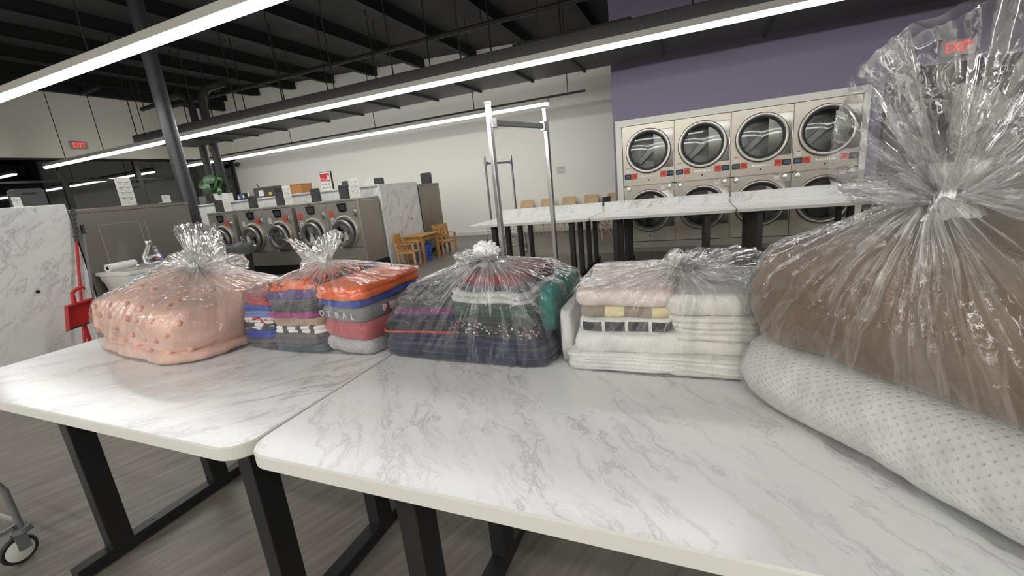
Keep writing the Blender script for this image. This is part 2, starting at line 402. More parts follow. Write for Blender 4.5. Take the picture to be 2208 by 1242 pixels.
b = B(); b.box(((DX0+DX1)/2, PY+.03, DZ0/2-.006), (DX1-DX0, 0.05, DZ0-.012)); struct('trim_2', b, simple('grey_plinth', (0.30, 0.285, 0.25), 0.5))
# left wall: beige upper wall over a dark shop window
b = B(); b.box((XW, 3.2, 4.28), (0.2, 16.6, 2.2)); struct('wall_left', b, M_SOFF)
b = B(); b.box((XW+.18, 3.2, 5.12), (0.16, 16.4, 0.55)); struct('trim_3', b, M_BEAM)
b = B(); b.box((XW+.11, 3.2, 3.17), (0.03, 16.4, 0.05)); b.box((XW, 3.2, 0.08), (0.14, 16.6, 0.16)); struct('trim_4', b, M_BLKM)
wy = [-4.9, -2.2, 0.5, 3.0, 4.75, 6.5, 8.25, 9.9, 11.3]
for i in range(len(wy)-1):
    y0, y1 = wy[i], wy[i+1]
    w = thing('window_%d' % (i+1), None, None, (XW, (y0+y1)/2, 0)); tag(w, kind='structure')
    p = B(); p.box((0, 0, 1.66), (0.012, y1-y0-.06, 3.0)); p.build('window_pane', M_GLASS, w)
    p = B(); p.box((0.01, -(y1-y0)/2+.03, 1.66), (0.1, 0.06, 3.02)); p.box((0.01, (y1-y0)/2-.03, 1.66), (0.1, 0.06, 3.02)); p.box((0.01, 0, 2.62), (0.09, y1-y0, 0.05)); p.box((0.01, 0, 1.08), (0.09, y1-y0, 0.05))
    p.build('window_frame', M_BLK, w)
b = B(); b.box((XW-.4, 3.2, 1.6), (0.05, 17, 3.4)); struct('night_backdrop', b, simple('night_black', (0.006, 0.006, 0.007), 0.9))  # near-black sheet, its colour stands for the night darkness beyond the glass
# walls behind and to the right of the camera (they bounce light)
b = B(); b.box((XR+.07, (YF+PY)/2, 2.3), (0.15, PY-YF, 4.6)); struct('wall_right', b, M_SOFF)
b = B(); b.prism([(XW, 0), (XR, 0), (XR, roofz(XR)), (XW, roofz(XW))], YF-.15, YF, 'xz'); struct('wall_front', b, M_SOFF)
# roof beams
for i in range(12):
    x = -14.95 + 1.615*i
    z1 = roofz(x)
    b = B(); hh = 0.26
    b.prism([(YF, z1), (YF, z1-hh), (YB-.28, z1-hh), (YB-.02, z1-hh+.04), (YB-.02, z1)], x-.015, x+.015, 'yz')
    b.box((x, (YF+YB)/2-.15, z1-hh+.01), (0.13, YB-YF-.35, 0.02)); b.box((x, (YF+YB)/2-.15, z1-.012), (0.13, YB-YF-.35, 0.02))
    struct('beam' if i == 0 else 'beam.%03d' % i, b, M_BEAM)
# column
cx_, cy_ = -6.485, 4.0
b = B(); b.lathe([(0.088, 0), (0.088, 4.9)], (cx_, cy_, 0), n=40)
col = b.build('column', M_COLM, None, 60); tag(col, kind='structure')

# ------------------------------------------------------------------ hanging lamps
M_LAMP = emit('lamp_tube', (1.0, 0.99, 0.965), 17.0)
def lamp(x0, x1, y, z, label, rail=None, rods=(), rodtop=None, group='linear ceiling lamps'):
    t = thing('linear_lamp', label, 'lamp', ((x0+x1)/2, y, z), 0, group)
    L = x1-x0
    p = B(); p.box((0, 0, 0.045), (L, 0.094, 0.075), 0.004); p.build('housing', M_HOUS, t)
    p = B()
    prof = [(-.045, 0.010), (-.045, -.016), (-.030, -.036), (0, -.043), (.030, -.036), (.045, -.016), (.045, 0.010)]
    p.prism(prof, -L/2+.004, L/2-.004, 'yz'); p.build('diffuser', M_LAMP, t)
    if rail:
        p = B(); p.box(((rail[0]+rail[1])/2-(x0+x1)/2, 0, 0.105), (rail[1]-rail[0], 0.045, 0.04)); p.build('rail', M_BLK, t)
    if rods:
        for rx in rods:
            top = roofz(rx)-z if rodtop is None else rodtop
            p = B(); p.tube([(rx-(x0+x1)/2, 0, 0.08), (rx-(x0+x1)/2, 0, top-.01)], 0.008, 6); p.build('hanger_rod', M_BLKM, t)
    return t
LY = [2.73, 5.91, 9.09]; LZ = 2.9
lamp(-10.2, 0.3, LY[0], LZ, 'nearest long glowing lamp crossing in front of the dark column top', rods=(-8.6, -5.3, -2.2, 0.1))
lamp(-14.6, 4.4, LY[1], LZ, 'long glowing lamp under the black duct, passing behind the dark column', rods=(-13.6, -12.0, -10.4))
lamp(-14.7, -2.72, LY[2], LZ, 'long glowing lamp nearest the white back wall, ending on a black rail', rail=(-14.7, -1.95), rods=(-13.2, -9.9, -7.1, -4.4, -2.3))
lamp(-9.0, 5.0, -1.2, LZ, 'added unseen lamp behind the camera, for frontal light', rods=(-6, 0, 4))  # out of view, added to light the bag fronts
lamp(-9.0, 5.0, -2.4, LZ-.3, 'second added unseen lamp behind the camera, for frontal light', rods=(-6, 0, 4))  # another unseen lamp put in for more light from the front
lamp(-9.0, 5.0, -3.8, LZ-.3, 'added unseen lamp by the rear wall, for frontal light', rods=(-6, 0, 4))  # unseen as well, added to brighten surfaces facing the camera

# duct behind the second lamp
t = thing('air_duct', 'long flat black duct hung from the roof above the middle lamp', 'duct', (-4.5, 6.75, 3.0))
p = B(); p.box((1.1, 0, 0.10), (15.6, 1.3, 0.20), 0.01); p.box((3.0, -.45, 0.22), (1.6, 0.3, 0.05), 0.02); p.build('duct_body', M_DUCT, t)
for rx in (-9.9, -9.04, -8.14, -6.92, -6.03, -5.16, -4.3, -3.42, -2.45, -1.58, -0.4, 0.9):
    p = B(); p.box((rx+4.5, 0, -0.012), (0.035, 1.36, 0.03)); p.build('cross_rib', M_BLKM, t)
for rx in (-11.1, -10.2, -9.1, -7.9, -6.7, -5.5, -4.3, -3.1, -1.9, 0.0):
    for yy in (-.6, .55):
        p = B(); p.tube([(rx+4.5, yy, 0.19), (rx+4.5, yy, roofz(rx)-3.0-.01)], 0.011, 6); p.build('hanger_rod', M_BLKM, t)
# sprinkler main and branch
t = thing('sprinkler_pipe', 'black sprinkler pipe running across under the roof beams', 'pipe', (-5, 8.15, 4.27))
p = B(); p.tube([(-8.2, 0, 0), (10.5, 0, 0)], 0.045, 12); p.build('pipe_run', M_DUCT, t, 60)
for rx in (-11, -8.5, -6, -3.6, -1.2):
    p = B(); p.tube([(rx+5, 0, 0.04), (rx+5, 0, roofz(rx)-4.27-.01)], 0.01, 6); p.build('hanger_rod', M_BLKM, t)
for (px0, py0, px1, py1, yy, lab) in ((130, 217, 192, 196, 7.4, 'short black pipe stub at upper left over the beige wall'), (306, 236, 335, 227, 8.3, 'short black pipe stub beside the column under the roof')):
    a = onY(px0, py0, yy); c = onY(px1, py1, yy)
    p = B(); p.tube([a, c, (c.x+.5, c.y, c.z+.02)], 0.055, 10); p.tube([(a.x+.1, yy, a.z-.03), (a.x+.1, yy, roofz(a.x)-.02)], 0.012, 6)
    tag(p.build('pipe_stub', M_DUCT, None, 60), lab, 'pipe')
# conduits dropping to the washers
for i, (dx, r, zb) in enumerate(((0, 0.085, 2.0), (0.42, 0.095, 1.66))):
    x0 = -11.3 + dx
    p = B(); s9 = -1 if i == 0 else 1; p.tube([(x0+s9*.9, 7.62, 4.30), (x0+s9*.35, 7.62, 4.29), (x0+s9*.08, 7.62, 4.18), (x0, 7.62, 3.95), (x0+.03, 7.62, 1.633)], r, 14)
    tag(p.build('conduit', M_DUCT, None, 60), ('thinner dark vertical pipe, left of the pair above the washers' if i == 0 else 'thicker dark vertical pipe, right of the pair above the washers'), 'pipe')
# security camera
p = B(); c = Vector((-15.12, 11.27, 3.06)); p.lathe([(0.0, 0), (0.06, .0), (0.075, -.05), (0.05, -.12), (0.0, -.14)], c, n=16); p.tube([c, (c.x, 11.39, c.z-.02)], 0.03, 8)
tag(p.build('security_camera', M_DGREY, None, 50), 'small dark dome camera on the white back wall', 'camera')

# exit signs
def exit_sign(p, rz, label):
    t = thing('exit_sign', label, 'sign', p, rz)
    q = B(); q.box((0, 0, 0), (0.36, 0.04, 0.20), 0.008); q.build('sign_box', simple('exit_box', (0.40, 0.34, 0.31), 0.5), t)
    cu = bpy.data.curves.new('lettering', 'FONT'); cu.body = 'EXIT'; cu.size = 0.17; cu.align_x = 'CENTER'; cu.align_y = 'CENTER'; cu.extrude = 0.003
    cu.materials.append(emit('exit_red', (1.0, 0.05, 0.04), 1.1))
    o = bpy.data.objects.new('tmp', cu); COL.objects.link(o)
    me = bpy.data.meshes.new_from_object(o.evaluated_get(bpy.context.evaluated_depsgraph_get())); bpy.data.objects.remove(o)
    o = bpy.data.objects.new('lettering', me); COL.objects.link(o); o.parent = t; o.location = (0, -0.024, 0); o.rotation_euler = (pi/2, 0, 0); o.scale = (0.8, 1, 1)
    return t
exit_sign((XW+.13, 7.0, 3.53), pi/2, 'red EXIT sign on the beige upper wall')
exit_sign((3.26, PY-.03, 2.55), 0, 'red EXIT sign on purple wall, seen through the largest plastic bag')
# notice on the back wall
t = thing('wall_notice', 'white paper notice taped to the white back wall', 'notice', (-3.19, YB-.004, 1.585))
p = B(); p.box((0, 0, 0), (0.27, 0.003, 0.21)); p.build('sheet', M_PAPER, t)
p = B()
for k in range(5): p.box((0, -.003, 0.07-.033*k), (0.20-.02*(k % 2), 0.001, 0.010))
p.build('lettering', M_INK, t)

# ------------------------------------------------------------------ stacked dryers
def build_dryer():
    W, Hh = 0.86, 2.02
    t = thing('stacked_dryer', 'x', 'dryer')
    h = W/2
    # cabinet front with two round holes, built as a thick frame
    def front(zc0, zc1, zc):
        p = B(); R = 0.335; n = 48
        outer = []; inner = []
        for k in range(n):
            a = 2*pi*k/n + pi/4
            inner.append(Vector((R*cos(a), 0, zc+R*sin(a))))
            dx, dz = cos(a), sin(a)
            s_ = min((h/abs(dx)) if abs(dx) > 1e-6 else 9, ((zc1-zc) if dz > 0 else (zc-zc0))/max(abs(dz), 1e-6))
            outer.append(Vector((dx*s_, 0, zc+dz*s_)))
        p.grid([outer, inner], True)
        p.grid([inner, [v+Vector((0, .05, 0)) for v in inner]], True)
        return p
    p = front(1.01, 2.02, 1.575)
    p.box((0, 0.5, 2.015), (W, 0.96, 0.01)); p.box((-h+.005, 0.5, 1.01), (0.01, 0.96, 2.02)); p.box((h-.005, 0.5, 1.01), (0.01, 0.96, 2.02))
    q = front(0.0, 1.01, 0.545)
    me = bpy.data.meshes.new('tmp'); q.bm.to_mesh(me); q.bm.free(); p.bm.from_mesh(me)
    p.box((0, 0.98, 1.01), (W, 0.01, 2.02)); p.box((0, 0.5, 1.01), (W-.02, 0.96, 0.008))
    p.box((0, -.001, 0.005), (W, 0.012, 0.012))
    p.build('cabinet', M_SSD, t)
    p = B(); p.box((0, -.003, 0.998), (W, 0.004, 0.004)); p.box((h-.002, -.003, 1.01), (0.004, 0.006, 2.02)); p.build('panel_seam', M_BLKM, t)
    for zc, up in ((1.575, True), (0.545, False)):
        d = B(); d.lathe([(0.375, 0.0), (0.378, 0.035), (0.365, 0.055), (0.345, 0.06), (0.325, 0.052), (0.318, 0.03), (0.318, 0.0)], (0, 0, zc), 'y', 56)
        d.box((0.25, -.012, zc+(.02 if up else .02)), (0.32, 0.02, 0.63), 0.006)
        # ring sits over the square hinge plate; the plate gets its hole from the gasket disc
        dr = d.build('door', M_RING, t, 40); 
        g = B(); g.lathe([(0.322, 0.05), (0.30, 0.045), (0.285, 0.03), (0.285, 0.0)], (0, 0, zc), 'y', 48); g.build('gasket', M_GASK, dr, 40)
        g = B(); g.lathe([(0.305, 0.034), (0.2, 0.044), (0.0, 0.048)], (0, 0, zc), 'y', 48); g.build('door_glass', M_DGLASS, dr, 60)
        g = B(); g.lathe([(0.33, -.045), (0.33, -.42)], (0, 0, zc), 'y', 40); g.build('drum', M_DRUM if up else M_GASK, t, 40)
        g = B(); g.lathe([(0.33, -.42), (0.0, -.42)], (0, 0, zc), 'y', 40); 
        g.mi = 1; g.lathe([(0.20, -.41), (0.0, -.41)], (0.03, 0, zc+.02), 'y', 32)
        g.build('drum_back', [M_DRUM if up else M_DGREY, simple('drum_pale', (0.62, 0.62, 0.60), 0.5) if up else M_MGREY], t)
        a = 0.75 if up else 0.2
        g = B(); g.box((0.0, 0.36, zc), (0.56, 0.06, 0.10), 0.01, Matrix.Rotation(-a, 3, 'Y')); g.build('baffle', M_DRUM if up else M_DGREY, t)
        g = B(); g.tube([(0.40, -.02, zc+.06), (0.405, -.055, zc+.05), (0.405, -.055, zc-.05), (0.40, -.02, zc-.06)], 0.008, 8); g.build('door_handle', M_CHR, dr)
    for sx in (-1, 1):
        s = B(); s.box((sx*(h-.075), -.008, 1.165), (0.115, 0.012, 0.085), 0.003); sc = s.build('display', M_SCREEN, t)
        s = B(); s.box((sx*(h-.075), -.0155, 1.165), (0.085, 0.002, 0.05)); s.build('lit_screen', emit('display_blue', (0.20, 0.26, 0.34), 0.22), sc)
        s = B(); s.box((sx*(h-.19), -.004, 1.165), (0.10, 0.004, 0.10), 0.001); s.build('red_sticker', M_RED, t)
        s = B(); s.box((sx*(h-.19), -.0065, 1.165), (0.055, 0.001, 0.012)); s.box((sx*(h-.19), -.0065, 1.185), (0.035, 0.001, 0.010)); s.build('sticker_print', simple('dark_red', (0.30, 0.02, 0.02), 0.6), t)
        s = B(); s.lathe([(0.0, 0.014), (0.034, 0.012), (0.042, 0.004), (0.042, 0.0)], (sx*(h-.085), 0, 0.945), 'y', 20); s.box((sx*(h-.085), -.017, 0.945), (0.07, 0.008, 0.012)); s.build('coin_lock', M_CHR, t, 40)
    for x, z in ((-h+.075, 1.275), (h-.20, 0.945)):
        s = B(); s.box((x, -.003, z), (0.075, 0.003, 0.085)); tg = s.build('price_tag', M_PAPER, t)
        s = B(); s.box((x, -.005, z+.032), (0.06, 0.001, 0.014)); s.build('tag_band', M_RED, tg)
    s = B(); s.box((0, -.003, 1.065), (0.50, 0.006, 0.115), 0.002); ln = s.build('lint_panel', M_SSD, t)
    s = B(); s.lathe([(0, .016), (0.014, 0.014), (0.014, 0.005)], (0, 0, 1.085), 'y', 12); s.build('lock', M_BLK, ln)
    s = B(); s.box((0, -.003, 0.075), (0.50, 0.006, 0.09), 0.002); ln = s.build('lint_panel', M_SSD, t)
    s = B(); s.lathe([(0, .016), (0.014, 0.014), (0.014, 0.005)], (0, 0, 0.09), 'y', 12); s.build('lock', M_BLK, ln)
    s = B()
    for k in range(9): s.box((-.115+.029*k, -.006, 1.150+(.004 if k % 3 == 0 else 0)), (0.020, 0.006, 0.018+(.014 if k in (0, 5) else 0)), 0.003)
    s.box((0, -.005, 1.139), (0.26, 0.004, 0.004)); s.build('script_nameplate', M_CHR, t)
    return t
dlabels = ['first stacked steel dryer, at the left end beside the purple wall edge',
           'second stacked steel dryer from the left end of the row',
           'third stacked steel dryer, behind the joint of the far tables',
           'fourth stacked steel dryer, partly behind the largest bag']
d0 = build_dryer()
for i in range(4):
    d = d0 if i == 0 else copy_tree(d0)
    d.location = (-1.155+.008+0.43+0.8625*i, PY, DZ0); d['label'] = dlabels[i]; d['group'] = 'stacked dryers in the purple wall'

# ------------------------------------------------------------------ washers
def build_washer():
    W, D, z0, z1 = 0.786, 0.6, 0.2, 1.42
    t = thing('washing_machine', 'x', 'washing machine'); h = W/2
    p = B(); p.box((0, D/2, (z0+z1-.05)/2), (W, D, z1-.05-z0), 0.008); p.build('cabinet', M_SSW, t)
    p = B(); p.box((0, D/2, z1-.027), (W, D+.012, 0.05), 0.012); p.build('top_panel', M_SSW, t)
    p = B(); p.box((0, -.001, 0.51), (W-.01, 0.004, 0.006)); p.build('panel_seam', M_BLKM, t)
    p = B(); p.lathe([(0, .012), (0.014, 0.01), (0.014, -.01)], (0, -.004, z1-.045), 'y', 12); p.build('knob', M_BLK, t)
    p = B(); p.prism([(-.115, 1.345), (.115, 1.345), (.105, 1.20), (.05, 1.185), (-.05, 1.185), (-.075, 1.20)], -.012, 0.01, 'xz'); s = p.build('display', M_SCREEN, t)
    p = B(); p.box((0.015, -.0135, 1.27), (0.12, 0.002, 0.085)); p.build('lit_screen', simple('dim_screen', (0.05, 0.055, 0.065), 0.15), s)
    p = B(); p.box((0.29, -.006, 1.145), (0.085, 0.01, 0.125), 0.003); p.lathe([(0, .03), (0.022, 0.028), (0.028, 0.01)], (0.30, 0, 1.165), 'y', 16); p.build('coin_plate', M_CHR, t, 40)
    p = B(); p.box((0.27, -.002, 1.29), (0.13, 0.003, 0.11)); p.build('instruction_panel', simple('etched_steel', (0.36, 0.33, 0.31), 0.6, 0.4), t)
    zc = 0.80
    p = B(); p.lathe([(0.295, 0.0), (0.292, 0.03), (0.27, 0.045), (0.245, 0.04), (0.235, 0.0)], (0.01, 0, zc+.03), 'y', 48); p.build('door_surround', M_SSW, t, 40)
    p = B(); p.lathe([(0.24, 0.0), (0.24, 0.05)], (0, 0, zc), 'y', 40); p.build('gasket', M_GASK, t, 40)
    p = B(); p.lathe([(0.235, 0.05), (0.255, 0.07), (0.258, 0.10), (0.24, 0.125), (0.20, 0.13), (0.175, 0.115), (0.165, 0.08)], (0, 0, zc-.01), 'y', 48); dr = p.build('door', M_RINGD, t, 40)
    p = B(); p.lathe([(0.18, 0.09), (0.12, 0.075), (0.0, 0.07)], (0, 0, zc-.01), 'y', 40); p.build('door_glass', M_WGLASS, dr, 60)
    p = B(); p.box((-.235, -.15, zc), (0.035, 0.03, 0.13), 0.012); p.box((-.215, -.125, zc), (0.03, 0.04, 0.05), 0.005); p.build('door_handle', M_CHR, dr)
    p = B(); p.lathe([(0.165, 0.055), (0.15, 0.03), (0.0, 0.025)], (0, 0, zc-.01), 'y', 32); 
    p.mi = 1
    for k in range(3): p.box((0.07*cos(2.1*k+.4), -.045, zc+.07*sin(2.1*k+.4)), (0.03, 0.03, 0.10), 0.01, Matrix.Rotation(-2.1*k, 3, 'Y'))
    p.build('drum', [simple('drum_dark', (0.05, 0.05, 0.05), 0.3, 0.7), M_DRUM], t, 40)
    for z, x in ((0.56, -.19), ):
        p = B(); p.box((x, -.002, z), (0.06, 0.003, 0.12)); p.build('care_label', M_PAPER, t)
    return t
w0 = build_washer()
wx = [-9.503, -8.555, -7.76, -6.855, -6.06]
wlab = ['first steel washer from the left, half hidden behind the pink bag top',
        'second steel washer from the left, above the grey trash bin',
        'third steel washer from the left, paired with the second',
        'fourth steel washer from the left, behind the tied bag ears',
        'right end steel washer with its broad side panel showing']
stk = [(0.14, -.24), (0.12, -.22), (0.13, -.22), (-.28, -.28), (-.29, -.29)]
for i in range(5):
    w = w0 if i == 0 else copy_tree(w0)
    w.location = (wx[i], 6.4, 0); w['label'] = wlab[i]; w['group'] = 'front-loading washers in the far row'
for i, w in enumerate([o for o in COL.objects if o.name.startswith('washing_machine')]):
    rx = (0.195, 0.18, 0.19, -.29, -.28)[i]
    s = B(); s.box((rx, -.004, 1.15 if i < 3 else 1.16), (0.105, 0.004, 0.12), 0.001); s.build('red_sticker', M_RED, w)
    tx = (-.245, -.245, -.245, -.285, -.275)[i]; tz = (1.13, 1.12, 1.13, 1.02, 1.03)[i]
    s = B(); s.box((tx, -.003, tz), (0.08, 0.003, 0.12)); g = s.build('price_tag', M_PAPER, w)
    s = B(); s.box((tx, -.005, tz+.035), (0.06, 0.001, 0.02)); s.box((tx, -.005, tz-.02), (0.03, 0.001, 0.05)); s.build('tag_print', M_INK, g)
# plinth, bulkhead and marble end panel
b = B(); b.box((-7.81, 6.73, 0.098), (4.32, 0.58, 0.196)); tag(b.build('plinth', M_BLKM), 'long black plinth under the row of steel washers', 'plinth')
t = thing('washer_bulkhead', 'long marble clad counter behind the row of steel washers', 'counter', (-8.98, 7.635, 0))
b = B(); b.box((0, .01, 0.8), (6.66, 1.2, 1.60)); b.build('bulkhead_body', M_MXZ, t)
b = B(); b.box((0, 0, 1.616), (6.66, 1.25, 0.03), 0.004); b.build('counter_top', M_WPLA, t)
t = thing('washer_bulkhead', 'marble clad counter running back from the left marble panel', 'counter', (-8.98, 1.67, 0))
b = B(); b.box((0, 0, 0.8), (6.66, 1.24, 1.60)); b.build('bulkhead_body', M_MXZ, t)
b = B(); b.box((0, 0, 1.616), (6.66, 1.25, 0.03), 0.004); b.build('counter_top', M_WPLA, t)
def end_panel(y0, y1, x, label):
    t = thing('end_panel', label, 'panel', (x, (y0+y1)/2, 0))
    p = B(); p.box((-.02, 0, 0.815), (0.04, y1-y0, 1.63), 0.004); p.build('panel_board', M_MYZ, t)
    p = B(); w = (y1-y0)*.36
    p.box((0.0005, -w+.02, 0.72), (0.002, 0.004, 1.44)); p.box((0.0005, w*.2-.02, 1.44), (0.002, w*2.4-w*.0, 0.004)) if False else p.box((0.0005, -w+.02+.28, 1.44), (0.002, 0.56, 0.004))
    p.build('hatch_seam', M_INK, t)
    p = B(); p.lathe([(0.0, 0.012), (0.014, 0.010), (0.016, 0.0)], (0, 0.25, 0.86), 'x', 12); p.build('hatch_knob', M_BLK, t)
    return t
end_panel(7.0, 8.27, -5.60, 'veined marble end panel of the washer row, behind the wooden table')
end_panel(1.02, 2.315, -5.60, 'veined marble end panel at the left, next to the red dustpan')
# washers seen from the side at the panel ends
def side_washer(y0, y1, x, zt, label):
    t = thing('washing_machine', label, 'washing machine', (x, (y0+y1)/2, 0))
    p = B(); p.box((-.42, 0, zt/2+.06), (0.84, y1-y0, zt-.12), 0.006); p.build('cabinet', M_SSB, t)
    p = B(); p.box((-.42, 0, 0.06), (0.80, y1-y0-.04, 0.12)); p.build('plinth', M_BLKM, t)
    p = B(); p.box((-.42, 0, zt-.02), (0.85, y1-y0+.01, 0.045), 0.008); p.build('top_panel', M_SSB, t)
    p = B()
    for yy in (-(y1-y0)*.33, 0.0, (y1-y0)*.05, (y1-y0)*.36): p.box((0.001, yy, zt/2), (0.003, 0.006, zt-.36))
    p.box((0.001, -(y1-y0)*.17, zt-.17), (0.003, (y1-y0)*.32, 0.005)); p.build('panel_seam', M_SSW, t)
    return t
side_washer(8.29, 9.12, -5.57, 1.57, 'steel side of a washer just behind the marble end panel')
side_washer(2.335, 3.44, -5.62, 1.57, 'large steel washer side standing behind the white sink')
for k in range(3):
    o = side_washer(2.335, 3.44, -6.50-.88*k, 1.57, ['large washer next behind the steel side at the sink', 'large washer third from the sink in the left row', 'large washer farthest from the sink in the left row'][k])

# little kiosks, papers and goods on the washers and counter
def card_box(p, w, h, label, slot=True, d=0.09, rz=0.0, group='dark card boxes on the washers'):
    t = thing('card_reader', label, 'card reader', p, rz, group)
    q = B(); q.prism([(-w/2, 0), (w/2, 0), (w/2, h-.02), (w/2-.02, h), (-w/2+.02, h), (-w/2, h-.02)], -d/2, d/2, 'xz'); q.build('casing', M_DGREY, t)
    if slot:
        q = B(); q.box((0, -d/2-.001, h-.045), (w*.45, 0.004, 0.018)); q.build('slot', M_BLK, t)
    return t
cls = ['dark grey card reader on the first washer', 'dark grey card reader on the second washer', 'dark grey card reader on the third washer', 'dark grey card reader on the fourth washer', 'dark grey card reader on the right end washer']
for i, (xl, xr, yt, yb) in enumerate(((465, 481, 423, 447), (539, 556, 421, 446), (599, 615, 413, 440), (674, 693, 408, 434), (735, 754, 401, 430))):
    a = onY((xl+xr)/2, yb, 6.66); 
    card_box((a.x, 6.66, 1.418), 0.165, 0.26, cls[i])
for i, (xl, xr, yt, yb, lab) in enumerate(((744, 756, 396, 404, 'small dark card reader behind the right end washer'), (809, 827, 387, 397, 'small dark card reader above the marble end panel'), (905, 926, 373, 396, 'tall tilted dark card reader on the steel side washer'))):
    y = (7.6, 7.9, 8.8)[i]; a = onY((xl+xr)/2, yb, y); tp = onY((xl+xr)/2, yt, y)
    zb = (1.632, 1.632, 1.575)[i]
    card_box((min(a.x, -5.62) if i < 2 else -5.68, y, zb), (0.2, 0.2, 0.24)[i], max(0.16, tp.z-zb), lab, False, group='small card readers behind the washers')
def paper_sign(p, w, h, label, rows, rz=0.0):
    t = thing('paper_sign', label, 'sign', p, rz, 'paper price signs on the machines')
    q = B(); q.box((0, 0, h/2), (w, 0.004, h)); q.box((0, 0.04, 0.004), (w, 0.09, 0.006)); q.build('sheet', M_PAPER, t)
    q = B()
    for r in range(rows):
        for c in range(2):
            q.box(((-.22+.44*c)*w, -.003, h*(0.82-.74*r/max(rows, 1))), (w*.24, 0.001, h*.03)); q.box(((-.22+.44*c)*w, -.003, h*(0.76-.74*r/max(rows, 1))), (w*.15, 0.001, h*.02))
        q.box((0, -.003, h*(0.66-.74*r/max(rows, 1))), (w*.9, 0.001, 0.0025))
    q.box((0, -.003, h*.42), (0.0025, 0.001, h*.8))
    q.build('printed_rows', M_INK, t)
    return t
for (px, yb, h, w, rows, lab) in ((491, 446, 0.30, 0.22, 3, 'white paper price sign beside the first card reader'), (624, 440, 0.38, 0.22, 3, 'white paper price sign beside the third card reader'), (768, 427, 0.36, 0.25, 3, 'white paper price sign beside the right end card reader')):
    a = onY(px, yb, 6.62); paper_sign((a.x, 6.62, 1.419), w, h, lab, rows)
a = onY(798, 398, 7.6); paper_sign((a.x, 7.6, 1.632), 0.19, 0.15, 'small white paper sign on the counter behind the washers', 1)
# on the left row, facing the tables
paper_sign((-5.72, 2.90, 1.576), 0.145, 0.30, 'tall white paper sign on the steel washer by the sink', 4, pi/2)
paper_sign((-5.70, 3.27, 1.576), 0.09, 0.085, 'small white paper slip on the steel washer by the sink', 1, pi/2)
paper_sign((-5.70, 2.03, 1.632), 0.06, 0.09, 'white paper slip above the left marble panel', 1, pi/2)
card_box((-5.82, 3.04, 1.576), 0.16, 0.24, 'dark grey card reader beside the tall paper sign', True, 0.08, pi/2, 'card readers over the sink')
card_box((-5.86, 2.17, 1.632), 0.22, 0.17, 'wide dark grey box above the left marble panel', True, 0.12, pi/2, 'card readers over the sink')
# counter goods
def counter_at(px, y): a = onY(px, 420, y); return a.x
t = thing('potted_plant', 'leafy green round-leaved plant in white pot on washer counter', 'plant', (counter_at(474, 7.3), 7.3, 1.632))
p = B(); p.lathe([(0.0, 0.0), (0.10, 0.0), (0.14, 0.20), (0.145, 0.22), (0.125, 0.22), (0.12, 0.19), (0.0, 0.18)], n=28); p.build('pot', M_WPLA, t, 40)
rl = random.Random(3)
leafm = None
for k in range(26):
    a = rl.uniform(0, 2*pi); rr = rl.uniform(0.08, 0.46); zz = 0.22+rl.uniform(0.05, 0.42)-rr*.12
    base = Vector((0.03*cos(a), 0.03*sin(a), 0.2)); tip = Vector((rr*cos(a), rr*.5*sin(a), zz))
    q = B(); midp = (base+tip)/2+Vector((0, 0, 0.08)); q.tube([base, midp, tip], 0.006, 5)
    nrm = Vector((rl.uniform(-.5, .5), -1, rl.uniform(-.2, .8))).normalized(); ux = nrm.cross(Vector((0, 0, 1))).normalized(); uy = ux.cross(nrm)
    R0 = rl.uniform(0.065, 0.105); rows = []
    for j, fr in enumerate((1.0, 0.6, 0.02)):
        rows.append([tip + ux*R0*fr*cos(2*pi*s/14) + uy*R0*fr*1.1*sin(2*pi*s/14) + nrm*(0.012*(1-fr**2)) for s in range(14)])
    q.grid(rows, True, False, True); q.build('leaf', M_LEAF, t, 60)
def cbox(px0, px1, y, w, d, h, mat, name, label, cat, extra=None, z=1.632):
    t = thing(name, label, cat, ((counter_at(px0, y)+counter_at(px1, y))/2, y, z))
    q = B(); q.box((0, 0, h/2), (w, d, h), 0.01); q.build('body', mat, t)
    if extra: extra(t, w, d, h)
    return t
cbox(424, 452, 7.15, 0.30, 0.08, 0.20, M_DGREY, 'screen_panel', 'dark grey flat panel left of the potted plant', 'panel', lambda t, w, d, h: B().box((0, -d/2-.002, h/2), (w*.85, 0.004, h*.8)).build('screen', M_MGREY, t))
cbox(483, 499, 7.1, 0.17, 0.14, 0.17, M_WPLA, 'soap_tub', 'white plastic tub right of the potted plant', 'tub', lambda t, w, d, h: B().box((0, 0, h+.012), (w*1.04, d*1.04, 0.026), 0.008).build('lid', M_WPLA, t))
for k, (c, w) in enumerate((((0.10, 0.16, 0.30), 0.06), ((0.03, 0.03, 0.035), 0.07), ((0.55, 0.55, 0.52), 0.05))):
    cbox(515+11*k, 522+11*k, 7.2, w, 0.12, 0.13+.02*k, simple('carton_%d' % k, c, 0.5), 'detergent_carton', ['small blue carton on the washer counter', 'small black carton on the washer counter', 'small pale carton beside the long black machine'][k], 'carton', lambda t, w, d, h: B().box((0, -d/2-.001, h*.5), (w*.7, 0.003, h*.4)).build('panel_label', M_PAPER, t))
def longm(t, w, d, h):
    B().box((-.08, -d/2-.002, h*.45), (0.15, 0.004, 0.13)).build('paper_note', M_PAPER, t)
    B().tube([(-w/2+.06, 0, h-.01), (-w/2-.02, 0, h+.09)], 0.012, 8).build('lever', M_BLK, t)
    B().box((w/2-.11, -d/2-.01, h*.3), (0.09, 0.02, 0.07), 0.004).build('yellow_clip', M_YEL, t)
cbox(552, 612, 7.4, 0.66, 0.28, 0.235, M_DGREY, 'press_machine', 'long dark grey machine on counter behind second and third washers', 'machine', longm)
